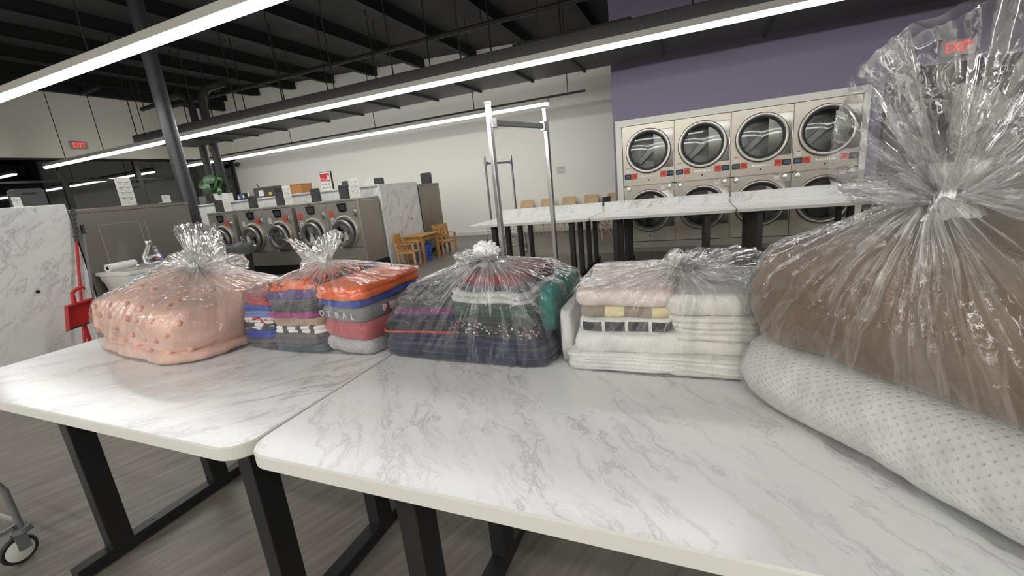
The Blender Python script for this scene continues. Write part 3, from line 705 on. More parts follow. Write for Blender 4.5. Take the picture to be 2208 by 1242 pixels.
t = thing('wicker_basket', 'tan woven wicker basket on the counter behind the washers', 'basket', ((counter_at(619, 7.5)+counter_at(671, 7.5))/2, 7.5, 1.632))
p = B(); p.prism([(-.27, 0), (.27, 0), (.29, .20), (-.29, .20)], -.15, .15, 'xz'); p.build('basket_body', M_TAN, t)
p = B(); p.box((0, -.15, .205), (.60, .02, .022), .008); p.box((0, .15, .205), (.60, .02, .022), .008); p.box((-.29, 0, .205), (.02, .3, .022), .008); p.box((.29, 0, .205), (.02, .3, .022), .008); p.build('rim', M_TAN, t)
p = B(); p.tube([(-.29, -.06, .17), (-.37, -.05, .19), (-.37, .05, .19), (-.29, .06, .17)], .012, 6); p.build('handle', M_TAN, t)
t = thing('framed_poster', 'red and white flyer in black frame standing on the counter', 'poster', ((counter_at(697, 7.5)+counter_at(727, 7.5))/2-.02, 7.5, 1.632))
p = B(); p.box((0, 0, .20), (.34, .02, .40), .003); p.build('frame', M_BLK, t)
p = B(); p.box((-.015, -.012, .195), (.305, .004, .385)); fl = p.build('flyer', M_PAPER, t)
p = B(); p.box((-.02, -.015, .28), (.27, .002, .17)); p.build('red_picture', simple('flyer_red', (0.55, 0.03, 0.04), 0.4), fl)
p = B()
for k in range(3): p.tube([(-.14, -.0165, .27-.025*k), (0, -.0165, .245-.025*k), (.10, -.0165, .29-.02*k)], .004, 5)
p.box((.075, -.0165, .27), (.06, .001, .10), 0); p.build('white_swoosh', M_PAPER, fl)
p = B()
for r in range(2):
    for c in range(3): p.box((-.11+.09*c, -.0155, .14-.075*r), (.05, .002, .032))
p.build('printed_blocks', M_INK, fl)

# ------------------------------------------------------------------ sink corner
t = thing('utility_sink', 'white plastic utility sink with chrome tap against steel washer', 'sink', (-5.33, 2.66, 0))
def ringrect(hx, hy, r, z, n=8):
    pts = []
    for (sx, sy, a0) in ((1, 1, 0), (-1, 1, pi/2), (-1, -1, pi), (1, -1, 1.5*pi)):
        for k in range(n+1):
            a = a0 + pi/2*k/n; pts.append(Vector((sx*(hx-r)+r*cos(a), sy*(hy-r)+r*sin(a), z)))
    return pts
p = B(); zr = 0.93
p.grid([ringrect(.20, .20, .04, .36), ringrect(.25, .27, .05, zr-.11), ringrect(.262, .28, .05, zr-.09), ringrect(.268, .286, .05, zr-.035), ringrect(.285, .305, .05, zr-.03), ringrect(.285, .305, .05, zr), ringrect(.25, .26, .06, zr), ringrect(.23, .24, .06, zr-.03), ringrect(.17, .18, .05, .42)], True, True, True)
p.build('tub', M_WPLA, t, 35)
for sx in (-1, 1):
    for sy in (-1, 1):
        p = B(); p.tube([(sx*.19, sy*.19, .37), (sx*.23, sy*.24, 0)], .018, 8); p.build('leg', M_WPLA, t)
fx, fy = -.13, 0.10
p = B(); p.box((fx, fy, zr+.015), (.10, .24, .03), .012); p.tube([(fx, fy, zr+.03), (fx, fy, zr+.09), (fx+.03, fy+.02, zr+.15), (fx+.06, fy+.03, zr+.20), (fx+.07, fy+.035, zr+.23)], [.03, .028, .024, .022, .03], 12); p.tube([(fx, fy+.0, zr+.06), (fx+.10, fy+.03, zr+.09), (fx+.16, fy+.05, zr+.10), (fx+.165, fy+.052, zr+.07)], [.022, .016, .014, .013], 10)
p.lathe([(0, .26), (.03, .255), (.035, .235), (.03, .215)], (fx+.07, fy+.035, zr), n=16); p.build('faucet', M_CHR, t, 50)
t = thing('soap_bottle', 'clear lavender soap pump bottle on the sink edge', 'bottle', (-5.49, 2.90, zr))
p = B(); p.lathe([(0, 0), (.036, .002), (.045, .02), (.043, .08), (.03, .105), (.014, .115), (.014, .125)], n=20); p.build('bottle_body', simple('lavender_liquid', (0.24, 0.25, 0.55), 0.2), t, 50)
p = B(); p.lathe([(.017, .12), (.017, .145), (.006, .15), (.006, .175), (.0, .176)], n=14); p.box((.012, -.012, .178), (.045, .016, .01), .004); p.build('pump', M_WPLA, t, 50)
p = B(); p.box((.034, -.034, .055), (.04, .04, .045), .01); p.build('front_label', simple('label_orange', (0.50, 0.25, 0.22), 0.5), t)
t = thing('paper_towel_roll', 'white paper towel roll lying on the sink rim', 'paper roll', (-5.45, 2.53, zr+.042))
Mr = Matrix.Rotation(0.25, 3, 'Z')
p = B(); p.lathe([(.018, -.14), (.04, -.14), (.04, .14), (.018, .14)], axis='y', n=24, M=Mr); p.build('paper', M_PAPER, t, 40)
p = B(); p.lathe([(.018, -.141), (.018, .141), (.016, .141), (.016, -.141)], axis='y', n=20, M=Mr); p.build('core', simple('core_brown', (0.10, 0.075, 0.05), 0.8), t, 40)
# broom, mop pole and dustpan leaning at the end panel
t = thing('broom', 'red handled broom leaning beside the left marble panel', 'broom', (-5.36, 1.98, 0))
hd = Vector((-5.555, 2.305, 1.36)) - Vector((-5.36, 1.98, 0))
p = B(); p.tube([(0, 0, .14), hd*0.93], .0125, 10); p.build('handle', M_REDP, t, 60)
p = B(); p.tube([hd*.93, hd*1.16], .017, 8); 
for k in range(6): p.box(hd*(0.97+.03*k), (.05, .035, .012), .003)
p.build('grip', M_DGREY, t)
p = B(); p.box((0, 0, .11), (.06, .26, .05), .015); p.build('head', M_REDP, t)
p = B(); p.prism([(-.12, .09), (.12, .09), (.15, 0.0), (-.15, 0.0)], -.03, .03, 'yz'); tag(p.build('bristles', M_BLKM, t), kind='stuff')
t = thing('mop_pole', 'grey mop pole with black socket beside the red broom', 'mop', (-5.38, 2.16, 0))
p = B(); p.tube([(0, 0, .44), (-.17, .20, 1.34)], .013, 10); p.build('pole', M_MGREY, t, 60)
p = B(); p.tube([(-.17, .20, 1.33), (-.18, .21, 1.42)], .016, 8); p.build('cap', M_BLK, t)
p = B(); p.tube([(.05, -.04, .12), (0, 0, .44)], .022, 10); p.box((.06, -.05, .07), (.10, .28, .05), .015); p.build('socket', M_RUB, t, 50)
p = B(); p.box((.06, -.05, .025), (.12, .30, .05), .02); tag(p.build('mop_strands', M_MGREY, t), kind='stuff')
t = thing('dustpan', 'red upright dustpan hanging before the broom and mop poles', 'dustpan', (-5.27, 2.03, 0.0))
def dp(y, z): return (y, z)
p = B()
p.prism([(-.135, .50), (.135, .53), (.105, .74), (-.09, .72)], -.012, .0, 'yz')
p.prism([(-.135, .50), (-.09, .72), (-.08, .715), (-.125, .505)], .0, .05, 'yz'); p.prism([(.135, .53), (.105, .74), (.095, .735), (.125, .53)], .0, .05, 'yz'); p.prism([(-.09, .72), (.105, .74), (.1, .725), (-.085, .705)], .0, .05, 'yz')
p.build('pan', M_REDP, t)
p = B(); p.box((0, 0, .513), (.016, .275, .014), 0, Matrix.Rotation(.11, 3, 'X')); p.build('rubber_lip', M_RUB, t)
p = B(); p.tube([(0, -.02, .72), (.01, -.015, .82), (.01, .03, .85), (.01, .075, .86), (.01, .08, .83)], [.02, .018, .016, .014, .01], 8); p.build('handle', M_REDP, t, 50)
p = B(); p.box((-.012, 0.0, .25), (.012, .03, .51)); p.build('stand_rod', M_REDP, t)
# trash bin
a = onY(512, 540, 5.75)
t = thing('trash_bin', 'dark bin with grey liner in front of the left washers', 'bin', (a.x, 5.75, 0))
p = B(); p.lathe([(0.0, .0), (.20, .0), (.25, .74), (.265, .75), (.24, .75), (.19, .05), (0, .05)], n=28); p.build('bin_body', M_DGREY, t, 40)
p = B()
rows = []
for i, (r, z) in enumerate(((.262, .56), (.275, .66), (.282, .745), (.27, .775), (.245, .77), (.235, .68))):
    rows.append([Vector(((r+.008*sin(9*q_)+.006*sin(17*q_+i))*cos(q_), (r+.008*sin(9*q_)+.006*sin(17*q_+i))*sin(q_), z+.012*sin(5*q_+i))) for q_ in [2*pi*k/72 for k in range(72)]])
p.grid(rows, True); p.build('liner', simple('grey_liner', (0.17, 0.175, 0.18), 0.35), t, 80)

# ------------------------------------------------------------------ children's table, chairs, basket
KT = Vector((-5.25, 7.63, 0))
t = thing('kids_table', 'low honey pine table before the marble end panel', 'table', KT)
p = B(); p.box((0, 0, .535), (.50, .66, .03), .008); p.build('tabletop', M_WOODK, t)
p = B(); p.box((0, -.28, .48), (.40, .02, .08)); p.box((0, .28, .48), (.40, .02, .08)); p.box((-.2, 0, .48), (.02, .56, .08)); p.box((.2, 0, .48), (.02, .56, .08)); p.build('apron', M_WOODK, t)
for sx in (-1, 1):
    for sy in (-1, 1):
        p = B(); p.prism([(-.027, .52), (.027, .52), (.02, 0), (-.02, 0)], -.024, .024, 'xz')
        o = p.build('leg', M_WOODK, t); o.location = (sx*.20, sy*.275, 0)
def kid_chair(loc, rz, label):
    t = thing('kids_chair', label, 'chair', loc, rz, "honey pine children's chairs")
    p = B(); p.box((0, 0, .29), (.36, .34, .03), .008); p.build('seat', M_WOODK, t)
    for sx in (-1, 1):
        p = B(); p.box((sx*.165, -.155, .23), (.04, .045, .46), .005); p.build('leg', M_WOODK, t)
        p = B(); p.prism([(-.02, 0), (.02, 0), (.022, .30), (.075, .66), (.035, .66), (-.02, .30)], -.02, .02, 'yz'); o = p.build('leg', M_WOODK, t); o.location = (sx*.165, .155, 0)
        p = B(); p.box((sx*.165, -.01, .465), (.05, .38, .022), .006); p.build('armrest', M_WOODK, t)
    p = B(); p.box((0, .205, .61), (.30, .022, .09), .004, Matrix.Rotation(-.14, 3, 'X')); p.box((0, .175, .39), (.30, .022, .05), .004, Matrix.Rotation(-.14, 3, 'X'))
    for k in range(4): p.box((-.10+.067*k, .19, .50), (.035, .014, .20), 0, Matrix.Rotation(-.14, 3, 'X'))
    p.build('backrest', M_WOODK, t)
    return t
kid_chair((-5.12, 6.95, 0), pi/2+.30, "wooden children's chair in front of the washer side, seen side-on")
kid_chair((-5.10, 8.32, 0), pi/2-.55, "wooden children's chair behind the low table, facing it")
t = thing('laundry_basket', 'blue plastic laundry basket with holes under the low table', 'basket', (-5.20, 7.55, 0))
p = B(); rows = []
for i in range(15):
    z = .33*i/14; r = .165+.035*i/14; rows.append([Vector((r*cos(2*pi*k/48), r*sin(2*pi*k/48), z)) for k in range(48)])
vs = p.grid(rows, True, True)
dele = [f for f in p.bm.faces if len(f.verts) == 4 and .05 < f.calc_center_median().z < .27 and (int((math.atan2(f.calc_center_median().y, f.calc_center_median().x)+pi)/(2*pi)*48) % 3 == 0) and int(f.calc_center_median().z/.0236) % 3 != 0]
bmesh.ops.delete(p.bm, geom=dele, context='FACES'); p.build('basket_body', M_BLUEB, t, 60)
p = B(); p.lathe([(.198, .315), (.212, .32), (.212, .34), (.195, .34), (.192, .32)], n=48); p.build('rim', M_BLUEB, t, 50)
for s in (-1, 1):
    p = B(); p.tube([(s*.06-.05, s*.19, .33), (s*.06-.03, s*.2, .40), (s*.06+.03, s*.2, .40), (s*.06+.05, s*.19, .33)], .013, 8); p.build('handle', M_BLUEB, t, 60)

# ------------------------------------------------------------------ chairs along the back wall
def shell_chair(loc, rz, label, mat, wood, group):
    t = thing('shell_chair', label, 'chair', loc, rz, group)
    p = B(); rows = []
    prof = [(-.20, .43), (-.19, .452), (-.10, .45), (.06, .435), (.14, .45), (.185, .52), (.205, .64), (.225, .78), (.238, .885), (.240, .905)]
    for i, (y, z) in enumerate(prof):
        w = [.17, .195, .205, .205, .2, .19, .185, .185, .175, .155][i]
        rows.append([Vector((w*u, y-(.03*u*u if i > 4 else 0), z+(.012*u*u if i < 5 else 0))) for u in (-1, -.75, -.5, -.25, 0, .25, .5, .75, 1)])
    p.grid(rows); o = p.build('seat_shell', mat, t, 60); md = o.modifiers.new('s', 'SOLIDIFY'); md.thickness = .014; md.offset = 0
    for sx in (-1, 1):
        for sy in (-1, 1):
            p = B(); p.tube([(sx*.09, sy*.07, .43), (sx*.19, sy*.18, 0)], [.016, .011], 8); p.build('leg', wood, t, 60)
    p = B(); p.tube([(-.09, -.07, .42), (.13, .12, .22)], .005, 5); p.tube([(.09, -.07, .42), (-.13, .12, .22)], .005, 5); p.tube([(-.09, .07, .42), (.13, -.12, .22)], .005, 5); p.tube([(.09, .07, .42), (-.13, -.12, .22)], .005, 5); p.build('wire_brace', M_BLK, t)
    return t
cl = ['leftmost birch shell chair along the white wall', 'second birch shell chair from the left along the white wall', 'third birch shell chair, middle of the five along the white wall', 'fourth birch shell chair from the left along the white wall', 'fifth birch shell chair, cut off by the purple wall edge']
for i in range(5): shell_chair((-4.15+.585*i, 10.98, 0), 0, cl[i], M_BIRCH, M_BIRCH, 'birch chairs along the white wall')
shell_chair((-1.93, 9.7, 0), -1.9, 'grey shell chair with wooden dowel legs by the purple wall edge', M_MGREY, M_BIRCH, None)

# ------------------------------------------------------------------ carts
def build_cart(label, loc, rz, rack=True):
    t = thing('laundry_cart', label, 'cart', loc, rz)
    L, W, zr, zb = .34, .26, .60, .34
    p = B(); path = ringrect(W, L, .07, zr, 5); p.tube(path+[path[0]], .016, 8, False); p.build('bumper_rim', M_DGREY, t, 60)
    p = B()
    for k in range(5):
        z = zb+(zr-zb)*k/5; f = .86+.14*k/5; pt = ringrect(W*f, L*f, .06, z, 3); p.tube(pt+[pt[0]], .0035, 5, False)
    n = 11
    for k in range(n):
        u = -1+2*k/(n-1)
        for s in (-1, 1):
            p.tube([(u*W*.86*.9, s*L*.86, zb), (u*W*.92, s*L, zr)], .0028, 4, False)
            p.tube([(s*W*.86, u*L*.86*.92, zb), (s*W, u*L*.94, zr)], .0028, 4, False)
        p.tube([(u*W*.8, -L*.86, zb), (u*W*.8, L*.86, zb)], .0028, 4, False)
    p.build('wire_basket', M_CHR, t)
    p = B()
    for z, f in ((.17, .95), ):
        pt = ringrect(W*f, L*f, .03, z, 2); p.tube(pt+[pt[0]], .010, 6, False)
    p.tube([(-W*.95, 0, .17), (W*.95, 0, .17)], .008, 6); p.build('base_frame', M_CHR, t, 50)
    for sx in (-1, 1):
        for sy in (-1, 1):
            p = B(); p.tube([(sx*W*.93, sy*L*.93, .15), (sx*W*.93, sy*L*.93, .34), (sx*W*.86, sy*L*.86, .42)], .0125, 8); p.build('corner_post', M_MGREY, t, 60)
            c = Vector((sx*W*.93, sy*L*.93, 0))
            p = B(); p.lathe([(.0, .155), (.03, .155), (.032, .135), (.02, .125), (0, .125)], c, n=16); p.box((c.x-.016, c.y-.015, .095), (.004, .04, .075), 0); p.box((c.x+.016, c.y-.015, .095), (.004, .04, .075), 0); p.box((c.x, c.y, .13), (.036, .06, .008), .002); ca = p.build('caster', M_MGREY, t)
            p = B(); p.lathe([(.0, -.012), (.045, -.012), (.048, -.010), (.048, .010), (.045, .012), (0, .012)], (c.x, c.y-.03, .062), 'x', 24); p.build('wheel_hub', M_WPLA, ca, 40)
            p = B(); p.lathe([(.047, -.011), (.058, -.012), (.062, 0), (.058, .012), (.047, .011)], (c.x, c.y-.03, .062), 'x', 28); p.build('tyre', M_RUB, ca, 50)
    if rack:
        for s in (-1, 1):
            p = B(); p.box((0, s*L, (1.92+.14)/2), (.032, .032, 1.92-.14), .003); p.box((0, s*L, 1.925), (.034, .034, .01)); p.build('rack_post', M_CHR, t)
            p = B(); p.box((0, s*(L-.03), 1.80), (.04, .05, .07), .004); p.build('bar_bracket', M_CHR, t)
        p = B(); p.box((0, 0, 1.80), (.028, 2*L-.05, .036), .004); p.build('hanging_bar', M_MGREY, t)
    return t
c1a = Vector((-1.24, 2.8)); c1b = Vector((-1.065, 3.42)); dv = c1b-c1a
build_cart('chrome laundry cart with tall hanging rack behind the near tables', ((c1a.x+c1b.x)/2, (c1a.y+c1b.y)/2, 0), math.atan2(-dv.x, dv.y))
build_cart('chrome laundry cart with hanging rack beyond the far tables', (-3.50, 8.05, 0), -.45)
build_cart('chrome wire cart at lower left, mostly out of frame', (-2.95, .29, 0), .04, False)

# ------------------------------------------------------------------ folding tables
def build_table(name, label, L, x0, y0, topmat, group, panel=None, frames=(.16, .16), D=1.63):
    """x0 left end, y0 near edge; two leaves either side of a low marble divider"""
    T = .884; th = .036; q4 = (-D/2+.25, -D/2+.71, D/2-.74, D/2-.26) if panel else (-D/2+.23, -D/2+.665, D/2-.66, D/2-.23)
    t = thing(name, label, 'table', (x0+L/2, y0+D/2, 0), 0, group)
    p = B(); r = .07
    rr = ringrect(L/2, D/2, r, 0, 8); rs = ringrect(L/2-.004, D/2-.004, r-.004, 0, 8)
    p.mi = 1
    p.grid([[v+Vector((0, 0, T-th)) for v in rs], [v+Vector((0, 0, T-th+.004)) for v in rr], [v+Vector((0, 0, T-.003)) for v in rr], [v+Vector((0, 0, T)) for v in rs]], True, True, False)
    p.mi = 0
    f = p.bm.faces.new([p.bm.verts.new(v+Vector((0, 0, T))) for v in rs]); f.material_index = 0
    bmesh.ops.remove_doubles(p.bm, verts=list(p.bm.verts), dist=.0001)
    p.build('tabletop', [topmat, M_EDGE], t)
    if panel: p = B(); p.box((0, .012, T+panel[0]/2), (L-.02, .024, panel[0]-.0), .002); p.mi = 1; p.box((0, .012, T+panel[0]), (L-.02, .026, .004)); p.build('divider', [M_MXZ, M_EDGE], t)
    for i, fx in enumerate((-L/2+frames[0], L/2-frames[1])):
        p = B(); p.box((fx, 0, .035), (.06, D-.14, .05), .003); fr = p.build('base_rail', M_BLK, t)
        p = B(); p.box((fx, 0, T-th-.02), (.05, D-.36, .04), .003); p.build('top_rail', M_BLK, t)
        p = B()
        for yy in (-D/2+.36, -.02, D/2-.43): p.lathe([(0, .001), (.006, .001), (.006, 0)], (fx, yy, .0602), 'z', 8)
        p.build('bolt_hole', M_BLKM, fr)
        for yy in q4:
            p = B(); p.box((fx, yy, (T-th+.06)/2), (.06, .08, T-th-.06), .003); p.build('leg', M_BLK, t)
        for yy in (-D/2+.2, D/2-.2):
            p = B(); p.lathe([(.02, 0), (.022, .008), (.012, .012)], (fx, yy, 0), n=12, cap0=True, cap1=True); p.build('foot', M_RUB, t)
    p = B(); p.box((0, -.22, T-th-.02), (L-.40, .04, .035)); p.box((0, .22, T-th-.02), (L-.40, .04, .035)); p.build('cross_bar', M_BLK, t)
    return t
build_table('folding_table', 'white marble-topped table in front, under the four right bags', 1.66, -.928, .533, M_TOP, 'marble-topped folding tables', frames=(.263, .28))
build_table('folding_table', 'white marble-topped table at left holding the pink bag', 1.65, -2.585, .528, M_TOPB, 'marble-topped folding tables', frames=(.28, .305))
for k, (x0, L, lab) in enumerate(((-2.83, 1.655, 'left end table of the far marble-topped row'), (-1.165, 1.60, 'middle table of the far marble-topped row'), (.445, 1.60, 'right end table of the far marble-topped row'))):
    build_table('folding_table', lab, L, x0, 5.26, M_TOP, 'marble-topped folding tables', panel=(.118, None), D=1.96, frames=(.27, .28) if k < 2 else (.24, .27))

# ------------------------------------------------------------------ folded laundry and plastic bags
TT = .884
def sgn(x): return 1 if x >= 0 else -1
def nz(x, y, z): return noise.noise(Vector((x, y, z)))
def folded(name, label, cat, group, c, w, d, h, mat, layers=2, rot=0.0, seed=0, r=.035, warp=None, rough=.006, kind=None, dome=.006, edge=1.0, taper=None, lay=None, bmax=.016):
    """A folded garment: rounded slab whose edge shows its layers; c = centre of its underside."""
    p = B(); NN = 96; rows = []; prof = []
    base = ringrect(w/2, d/2, min(r, d/2-.005, w/2-.005), 0, 5)
    # even spacing round the outline
    pts = base+[base[0]]; cum = [0]
    for a, b in zip(pts, pts[1:]): cum.append(cum[-1]+(b-a).length)
    out = []
    for k in range(NN):
        t = cum[-1]*k/NN; i = 0
        while cum[i+1] < t: i += 1
        f = (t-cum[i])/max(cum[i+1]-cum[i], 1e-9); out.append(pts[i].lerp(pts[i+1], f))
    hl = h/layers; steps = 6 if bmax < .03 else 12; K = []
    for l in range(layers):
        jit = .006*edge*nz(l*3.1+seed, 1.7, seed*.37)
        z_0, hL = (l*hl, hl) if not lay else (h*sum(lay[:l]), h*lay[l])
        bl = min(hL*.5, bmax)
        for s in range(steps+1):
            a = (-1+2*s/steps)*radians(82)
            K.append((z_0+hL/2+hL/2*sin(a)/sin(radians(82)), -bl*(1-cos(a))-.004+jit, l))
    rows = []; uvr = []
    plen = cum[-1]; vacc = 0; lastz = None
    def P(q, z, inset, l, f=1.0):
        L = q.length; k = max(0.02, (L+inset)/L) if L > 1e-6 else 1
        x, y = q.x*k*f, q.y*k*f
        e = rough*(nz(x*9+seed, y*9, z*14+l*.9)+.5*nz(x*26, y*26+seed, z*30))
        ex = 1+e/max(L, .05)
        zz = z+dome*0
        return Vector((x*ex, y*ex, zz))
    cap0 = [(0.04, 0), (.3, 0), (.6, 0), (.85, 0)]
    for f, _ in cap0: rows.append([P(q, 0.0, K[0][1], 0, f) for q in out])
    for z, ins, l in K: rows.append([P(q, z, ins, l) for q in out])
    for f in (.95, .88, .78, .66, .52, .38, .24, .12, .02):
        rr = []
        for q in out:
            v = P(q, h, K[-1][1], layers-1, f); v.z += dome*(1-f*f)+.004*nz(v.x*14+seed, v.y*14, 2.2)*(1-f**6); rr.append(v)
        rows.append(rr)
    if warp:
        for rr in rows:
            for v in rr: warp(v, h)
    if taper:
        for rr in rows:
            for v in rr: taper(v)
    vs = p.grid(rows, True, True, True)
    uvl = p.bm.loops.layers.uv.new('UV')
    vc = [0]
    for i in range(1, len(rows)): vc.append(vc[-1]+(rows[i][0]-rows[i-1][0]).length)
    idx = {}
    for i, rr in enumerate(vs):
        for j, v in enumerate(rr): idx[v] = (i, j)
    for f in p.bm.faces:
        js = [idx[l.vert][1] for l in f.loops]; wrap = max(js)-min(js) > NN/2
        for l in f.loops:
            i, j = idx[l.vert]
            if i > len(rows)-10 and kind == 'top': l[uvl].uv = (l.vert.co.x, l.vert.co.y)
            else: l[uvl].uv = ((j+(NN if wrap and j < NN/2 else 0))/NN*plen, vc[i])
    o = p.build(name, mat, None, 180); o.location = c; o.rotation_euler = (0, 0, rot)
    return tag(o, label, cat, group)
def softwarp(A, seed, ztot, z0):
    def f(v, h):
        k = min(1.0, (v.z+z0)/ztot)
        v.z += A*k*(nz(v.x*3.1+seed, v.y*3.1, seed*.7)+.45*nz(v.x*8+seed, v.y*8, .3))
    return f

def hull_bag(name, label, group, objs, neck, mat, off=.007, pleats=58, NT=300, NP=92, amp=.012, reach=.26, seed=0, haze=.9, sag=.0, crump=.004, extra=()):
    """Plastic film pulled tight round the laundry and gathered to the neck: a convex wrap with radial gathers."""
    bpy.context.view_layer.update()
    bm = bmesh.new()
    for o in objs:
        M = o.matrix_world
        for i, v in enumerate(o.data.vertices):
            if i % 3 == 0: bm.verts.new(M @ v.co)
    nk = Vector(neck)
    for k in range(8): bm.verts.new(nk+Vector((.018*cos(k*pi/4), .018*sin(k*pi/4), 0)))
    for e in extra: bm.verts.new(Vector(e))
    r_ = bmesh.ops.convex_hull(bm, input=list(bm.verts))
    bmesh.ops.delete(bm, geom=[g for g in bm.verts if not g.link_faces], context='VERTS')
    bvh = BVHTree.FromBMesh(bm)
    lo = Vector((min(v.co.x for v in bm.verts), min(v.co.y for v in bm.verts), min(v.co.z for v in bm.verts)))
    hi = Vector((max(v.co.x for v in bm.verts), max(v.co.y for v in bm.verts), max(v.co.z for v in bm.verts)))
    cen = (lo+hi)/2; cen.z = lo.z+(hi.z-lo.z)*.38
    ax = (nk-cen).normalized(); ux = ax.cross(Vector((0, 1, 0))).normalized(); uy = ax.cross(ux).normalized()
    p = B(); rows = []; hz = []; uv = []
    for i in range(NP+1):
        ph = pi*(i/NP)**1.25*.995+.004
        row = []; hr = []; ur = []
        for j in range(NT):
            th = 2*pi*j/NT
            d = ax*cos(ph)+(ux*cos(th)+uy*sin(th))*sin(ph)
            hit = bvh.ray_cast(cen+d*3, -d)
            q = hit[0] if hit[0] is not None else cen+d*.1
            dist = (q-nk).length
            w = exp(-dist/reach)
            thw = th*1.0+.10*nz(cos(th)*3+seed, sin(th)*3, dist*5)
            fold = 1-abs(2*((thw*pleats/(2*pi)+.6*nz(cos(th)*2.3, sin(th)*2.3+seed, dist*3)) % 1)-1)
            fold2 = 1-abs(2*((thw*pleats*.37/(2*pi)+1.2*nz(cos(th)*1.7+seed, sin(th)*1.7, 3)) % 1)-1)
            k = min(1, dist/.05)
            a = amp*w*k
            cr = crump*(nz(q.x*11+seed, q.y*11, q.z*11)+abs(nz(q.x*23, q.y*23+seed, q.z*23)))
            n_ = d.copy()
            q2 = q + n_*(off + a*(fold*.6+fold2*.8-.5) + cr) - ax*sag*w*k*(1-k*.2)
            if q2.z < TT+.0015: q2.z = TT+.0015
            row.append(q2); ur.append(th/(2*pi)); hr.append(haze*(.015+1.0*exp(-dist/(reach*.58))+1.2*exp(-dist/.035)))
        rows.append(row); hz.append(hr); uv.append(ur)
    vs = p.grid(rows, True, True, True)
    uvl = p.bm.loops.layers.uv.new('UV'); idx = {}
    for i, rr in enumerate(vs):
        for j, v in enumerate(rr): idx[v] = (i, j)
    for f in p.bm.faces:
        js = [idx[l.vert][1] for l in f.loops]; wrap = max(js)-min(js) > NT/2
        for l in f.loops:
            i, j = idx[l.vert]; l[uvl].uv = ((j+(NT if wrap and j < NT/2 else 0))/NT, (rows[i][0]-nk).length)
    o = p.build(name, mat, None, 180)
    at = o.data.attributes.new('haze', 'FLOAT', 'POINT')
    flat = [h for r in hz for h in r]
    for i, a in enumerate(at.data): a.value = flat[i]
    bm.free()
    return tag(o, label, 'plastic bag', group)

def lobe(verts_out, bag, nk, outline, puff=.05, folds=9, wave=.012, seed=0, NU=90, NV=34, hz0=1.0, hz1=.28, name='gathered_top', rim=0.0, crumple=.008, curl=0.0, mat=None):
    """Loose bag mouth above the knot: two film sheets fanning from the neck out to a 3-D outline."""
    pts = [Vector(q) for q in outline]; cum = [0]
    for a, b in zip(pts, pts[1:]): cum.append(cum[-1]+(b-a).length)
    edge = []
    for k in range(NU+1):
        t = cum[-1]*k/NU; i = 0
        while i < len(cum)-2 and cum[i+1] < t: i += 1
        f = (t-cum[i])/max(cum[i+1]-cum[i], 1e-9)
        # smooth the outline a little
        edge.append(pts[i].lerp(pts[i+1], f))
    sm = edge[:]
    for _ in range(3):
        sm = [sm[0]]+[(sm[i-1]+sm[i]*2+sm[i+1])/4 for i in range(1, NU)]+[sm[-1]]
    view = (sum(pts, Vector())/len(pts)-CAMP).normalized(); nrm = Vector((view.x, view.y, view.z*.3)).normalized()
    nk = Vector(nk); p = B(); H_ = []; UV = []
    for side in (-1, 1):
        rows = []
        for i in range(NV+1):
            s = i/NV; row = []
            for k in range(NU+1):
                u = k/NU; e = sm[k]; base = nk+(e-nk).normalized()*.008
                q = base.lerp(e, s)
                env = sin(pi*min(1, max(0, u)))**.5 if True else 1
                pf = puff*sin(pi*min(1, s*.78+.02))*env*side
                ph = u*folds*2*pi+seed+.9*side
                wv = wave*(s**.6)*(sin(ph+1.6*nz(u*4, s*2, seed))+.55*sin(2.3*ph+seed*2+s*2.5))
                cr = crumple*s*(nz(q.x*16+seed, q.y*16+side, q.z*16)+.8*abs(nz(q.x*37+side, q.y*37, q.z*37+seed))*2-.5)
                q = q + nrm*(pf+wv+cr)
                ed = rim*(nz(u*22+seed, side*2, 1)+.6*nz(u*55, seed, side))*s**6
                q = q+(e-nk)*ed + Vector((0, 0, cr*.6))
                row.append(q); UV.append((u*.55+.2, s*.5)); H_.append(hz1*.8+(hz0-hz1*.8)*exp(-s*3.6)+1.0*exp(-s*11)+.35*max(0, s-.94)/.06)
            rows.append(row)
        p.grid(rows)
    uvl = p.bm.loops.layers.uv.new('UV'); p.bm.verts.index_update()
    for f in p.bm.faces:
        for l in f.loops: l[uvl].uv = UV[l.vert.index]
    o = p.build(name, mat or M_PLAM, bag, 180)
    at = o.data.attributes.new('haze', 'FLOAT', 'POINT')
    for i, a in enumerate(at.data): a.value = H_[i]
    return o
def knot(bag, nk, r=.022, h=.035, seed=0, flare=.38):
    p = B(); rows = []; NT = 96
    for i in range(25):
        s = i/24; rr = r*(.62+flare*abs(2*s-1)**1.6)
        rows.append([Vector((nk[0]+rr*(1+.16*sin(11*a+seed+s)+.12*sin(19*a-2*s)+.06*nz(a*4, s*3, seed))*cos(a+.6*s), nk[1]+rr*(1+.16*sin(11*a+seed+s)+.12*sin(19*a-2*s))*sin(a+.6*s), nk[2]-h*.25+h*s+.006*nz(a*2, s*4, seed))) for a in [2*pi*k/NT for k in range(NT)]])
    p.grid(rows, True)
    return p.build('knot', M_KNOT, bag, 180)
def rosette(bag, c, r, seed=0):
    p = B(); rows = []
    for i in range(29):
        ph = pi*(i+.02)/28.04
        rows.append([])
        for k in range(72):
            a = 2*pi*k/72; d = Vector((sin(ph)*cos(a), sin(ph)*sin(a), cos(ph)))
            e = .30*abs(nz(d.x*2.6+seed, d.y*2.6, d.z*2.6))+.28*abs(nz(d.x*6, d.y*6+seed, d.z*6))
            rows[-1].append(Vector(c)+Vector((d.x*r*1.15, d.y*r, d.z*r*.8))*(.75+e*1.4))
    p.grid(rows, True, True, True)
    return p.build('knot', M_KNOT, bag, 180)
